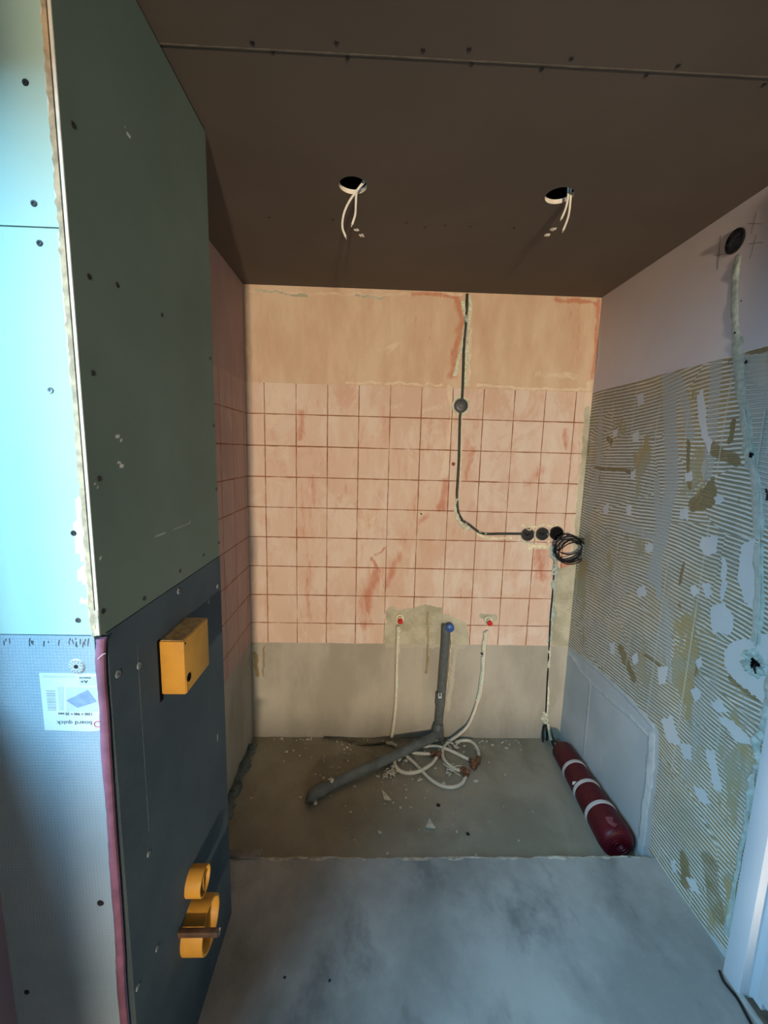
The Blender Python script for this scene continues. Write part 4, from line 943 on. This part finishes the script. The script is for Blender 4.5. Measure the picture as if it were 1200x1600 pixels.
# triangular shards, drill holes, debris
for i, (pts, l) in enumerate([([(596, 1234), (602, 1238), (612, 1250), (600, 1249)], 'pale triangular plaster shard on the sunk floor below the pipe loops'),
                              ([(671, 1278), (665, 1292), (681, 1294)], 'pale triangular plaster shard near the step'),
                              ([(655, 1214), (661, 1217), (652, 1220)], 'small pale shard beside the widest pipe arc')]):
    q = [onZ(x, y, ZB+.0055) for x, y in pts]; bm = bmesh.new(); a = [bm.verts.new(p) for p in q]; b = [bm.verts.new(p-Vector((0, 0, .005))) for p in q]
    bm.faces.new(a); bm.faces.new(list(reversed(b))); n = len(a)
    for k in range(n): bm.faces.new((a[k], b[k], b[(k+1) % n], a[(k+1) % n]))
    bmesh.ops.recalc_face_normals(bm, faces=bm.faces)
    o = obj('plaster_shard', bm, m_chip, smooth=False); rebase(o); tag(o, l, 'plaster shard', None)
def pebble(name, label, cat, p, r, mat, group=None, flat=.6, seed=0):
    o = obj(name, blob(p, r, (0, 0, 1), flat, seed, .2), mat); rebase(o); tag(o, label, cat, group); return o
pebble('black_plug', 'black plug in the sunk floor behind the triangular shard', 'plug', onZ(685, 1258, ZB+.002), .0085, m_black, None, .5, 1)
pebble('black_plug', 'black plug in the sunk floor to the right, nearer the step', 'plug', onZ(731, 1303, ZB+.002), .0075, m_black, None, .5, 2)
pebble('floor_screw', 'tiny black speck on the front screed, left one of the pair', 'speck', onZ(445, 1527, .0005), .0035, m_black, None, .5, 3)
pebble('floor_screw', 'tiny black speck on the front screed, right one of the pair', 'speck', onZ(515, 1532, .0005), .0035, m_black, None, .5, 4)
bm = bmesh.new(); r_ = np.random.default_rng(21)
for i in range(330):
    if i < 110: x, y = r_.uniform(.1, 1.5), D-abs(r_.normal())*.05-.008
    elif i < 220: x, y = r_.normal(.62, .2), r_.normal(1.83, .12)
    elif i < 280: x, y = r_.uniform(.1, 1.4), YS+abs(r_.normal())*.03+.006
    else: x, y = r_.uniform(.08, 1.4), r_.uniform(YS+.02, D-.02)
    if not (.03 < x < 1.5 and YS+.005 < y < D-.005): continue
    s = .0012+abs(r_.normal())*.0022
    v = bmesh.ops.create_icosphere(bm, subdivisions=1, radius=s)['verts']
    sc = Vector((1+r_.random()*1.2, .7+r_.random(), .5+.4*r_.random())); a = r_.uniform(0, PI)
    for q in v:
        q.co = Matrix.Rotation(a, 3, 'Z') @ Vector((q.co.x*sc.x, q.co.y*sc.y, q.co.z*sc.z))+Vector((x, y, ZB+.002+s*.2))
o = obj('plaster_debris', bm, m_chip, smooth=False); tag(o, 'scattered pale plaster crumbs and dust on the sunk floor', 'debris'); o['kind'] = 'stuff'

# small fixing in the back wall
o = thing('wall_plug', onY(658, 803, D), 'small brown wall plug with a pale rim in the middle of the tiled back wall', 'wall plug')
obj('plug_rim', lathe([(.004, .004), (.009, .004), (.011, -.001)], onY(658, 803, D), NB, 18), m_cream, o)
obj('plug_hole', lathe([(0, .003), (.0055, .0045), (.0055, -.001)], onY(658, 803, D), NB, 14), m_dkwood, o)
o = thing('wall_plug', onY(708.5, 725, D), 'small red-brown wall plug just left of the vertical conduit', 'wall plug')
obj('plug_hole', lathe([(0, .003), (.0085, .003), (.0095, -.001)], onY(708.5, 725, D), NB, 14), plain('red brown plug', (.25, .06, .03), .8), o)

# foam strip along the left wall foot, bar end at the step
bm = smear([(.018, y, ZB+.004) for y in np.linspace(BY1+.05, D-.06, 16)], .05, (0, 0, 1), .014, .35, 5, 7, .8, 71)
o = obj('edge_foam', bm, m_strip); rebase(o); tag(o, 'ragged grey foam strip along the foot of the left wall', 'foam strip')
a = onZ(322, 1337, 0); b = onZ(408, 1338, 0)
o = obj('floor_batten', box((.03, YS+.002, -.018), (.245, YS+.03, .008), .002), plain('dusty grey batten', (.17, .16, .14), .85, .25, 20)); rebase(o)
tag(o, 'short grey batten at the step beside the boxed partition', 'batten')

# ------------------------------------------------------------ right wall fittings
NR = (-1, 0, 0)
c = onX(1149, 377, W)
lb2 = thing('lamp_box', c, 'round black wall lamp box high on the right wall among pencil crosses', 'wall box')
obj('box_rim', lathe([(.034, -.002), (.034, .003), (.032, .005), (.028, .005), (.0275, -.0005)], c, NR, 36), m_black, lb2)
obj('box_back', lathe([(0, .0012), (.029, .0012), (.029, -.002)], c, NR, 36), m_greybox, lb2)
obj('screw_head', lathe([(0, .010), (.004, .009), (.005, .005), (.005, 0)], c+Vector((0, .006, .004)), NR, 12), m_chrome, lb2)
obj('black_wire', tube([c+Vector((-.002, .01, -.012)), c+Vector((-.014, 0, 0)), c+Vector((-.003, -.016, .014))], .003, seg=8), m_black, lb2)
bm = bmesh.new()
for l in ([(1126, 368), (1121, 422)], [(1114, 399), (1136, 397)], [(1182, 333), (1174, 366)], [(1168, 349), (1190, 350)], [(1182, 366), (1172, 405)], [(1170, 381), (1192, 379)]):
    add_tube(bm, [onX(x, y, W-.0003) for x, y in l], .0006, seg=5, n=2)
pc = obj('pencil_crosses', bm, m_pencil, wr)
ch = thing('wall_chase', onX(1170, 700, W), 'long pale mint filler chase down the right wall from black box to hole', 'cable chase')
fpart(ch, [(1153, 398), (1149, 430), (1147, 470), (1148, 505), (1150, 540)], .028, m_filler_b, .003, 81, .18, 'x')
fpart(ch, [(1151, 530), (1154, 570), (1158, 610), (1164, 655), (1170, 700), (1176, 730)], .040, m_filler_b, .003, 82, .2, 'x')
fpart(ch, [(1176, 720), (1182, 770), (1185, 830), (1186, 890), (1185, 950), (1180, 1005)], .034, m_foam, .003, 83, .2, 'x')
obj('embedded_cable', tube([onX(x, y, W-.004) for x, y in [(1196, 640), (1190, 680), (1184, 720), (1182, 745), (1186, 790), (1187, 850), (1188, 900), (1186, 960), (1180, 1010)]], .0022, seg=8), m_foam, ch)
obj('embedded_cable', tube([onX(x, y, W-.004) for x, y in [(1162, 640), (1170, 680), (1177, 712), (1182, 750)]], .002, seg=8), m_foam, ch)
for i, (x, y, r) in enumerate([(1174, 711, .007), (1148, 520, .003), (1166, 565, .005), (1158, 470, .002)]):
    obj('void_spot', blob(onX(x, y, W-.005), r, NR, .3, 90+i), m_void, ch)
hl = thing('wall_hole', onX(1178, 1036, W), 'ragged dark hole in the right wall at the foot of the mint chase', 'hole')
obj('hole_lining', lathe([(.026, .001), (.021, -.004), (.020, -.05), (0, -.055)], (W, HOLE[1], HOLE[2]), NR, 20), m_void, hl)
hp = Vector((W, HOLE[1], HOLE[2]))
obj('hole_rim', smear([hp+Vector((0, .027*math.cos(a), .026*math.sin(a))) for a in np.linspace(0, 2*PI*.97, 22)], .020, NR, .008, .6, 3, 7, .8, 95), m_foam, hl)
for i, (dy, dz, r) in enumerate([(-.006, .022, .010), (.012, .018, .008), (.014, -.012, .008)]):
    obj('filler_lump', blob(hp+Vector((-.002, dy, dz)), r, NR, .5, 96+i), m_foam, hl)
obj('black_wire', tube([hp+Vector((.01, 0, 0)), hp+Vector((-.006, -.008, -.008)), hp+Vector((-.008, -.018, -.022))], .0028, seg=8), m_black, hl)

# ------------------------------------------------------------ door frame at the right edge
dz = 2.05; XF = 1.650
d1 = bpy.data.objects.new('door_1', None); link(d1); d1.location = (W, .6, 0); d1['kind'] = 'structure'
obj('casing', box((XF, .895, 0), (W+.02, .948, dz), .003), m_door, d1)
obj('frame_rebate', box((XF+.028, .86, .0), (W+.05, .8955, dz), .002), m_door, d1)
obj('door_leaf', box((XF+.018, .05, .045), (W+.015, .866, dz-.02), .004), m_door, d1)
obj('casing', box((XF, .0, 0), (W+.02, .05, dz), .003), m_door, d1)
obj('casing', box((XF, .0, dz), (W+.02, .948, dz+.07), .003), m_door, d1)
obj('threshold', box((XF+.012, .05, 0), (W+.12, .886, .012), .002), m_dkwood, d1)
obj('threshold_edge', box((XF-.004, .05, 0), (XF+.012, .90, .009), .002), plain('pale threshold edge', (.36, .38, .36), .7), d1)
rr = [onX(x, y, W-.002) for x, y in [(1201, 1060), (1197, 1100), (1190, 1135), (1186, 1165)]]
bm = smear([onX(x, y, W-.004) for x, y in [(1210, 1040), (1203, 1075), (1196, 1110), (1192, 1140), (1182, 1155), (1184, 1180), (1188, 1195), (1176, 1210), (1174, 1240), (1168, 1275), (1160, 1310), (1150, 1370), (1142, 1420), (1134, 1460)]], lambda t: .028*(1-t*.6), NR, .008, .45, 6, 7, .8, 101)
o = obj('foam_bead', bm, m_foam); rebase(o); tag(o, 'ragged mint foam bead between the combed wall and the white door frame', 'foam')
o = obj('floor_wire', tube([onZ(x, y, .004) for x, y in [(1124, 1517), (1130, 1532), (1140, 1545), (1152, 1560), (1163, 1580), (1172, 1597), (1180, 1612)]], .0035, seg=8), m_blackcable); rebase(o)
tag(o, 'thin black wire on the floor along the foot of the white door frame', 'wire')

# ------------------------------------------------------------ unseen warm bulb added behind the camera to light the back wall
lampt = thing('added_pendant_bulb', (LAMP[0], LAMP[1], H), 'added warm bulb, unseen, hanging from the ceiling behind the viewpoint', 'lamp')
obj('cord', tube([(LAMP[0], LAMP[1], H), (LAMP[0], LAMP[1], LAMP[2]+.07)], .003, seg=8, n=3), m_white_cable, lampt)
obj('lamp_holder', lathe([(0, .0), (.018, 0), (.018, .035), (.006, .045), (0, .045)], (LAMP[0], LAMP[1], LAMP[2]+.035), (0, 0, 1), 20), m_black, lampt)
obj('bulb', lathe([(0, -.032), (.02, -.027), (.030, -.006), (.026, .016), (.014, .034), (0, .036)], LAMP, (0, 0, 1), 24), m_bulb, lampt)
ld = bpy.data.lights.new('added_bulb_light', 'POINT'); ld.energy = LAMP_POWER; ld.color = LAMP_COL; ld.shadow_soft_size = .10
lo_ = bpy.data.objects.new('added_bulb_light', ld); link(lo_); lo_.location = (LAMP[0], LAMP[1]+.0, LAMP[2]-.075)
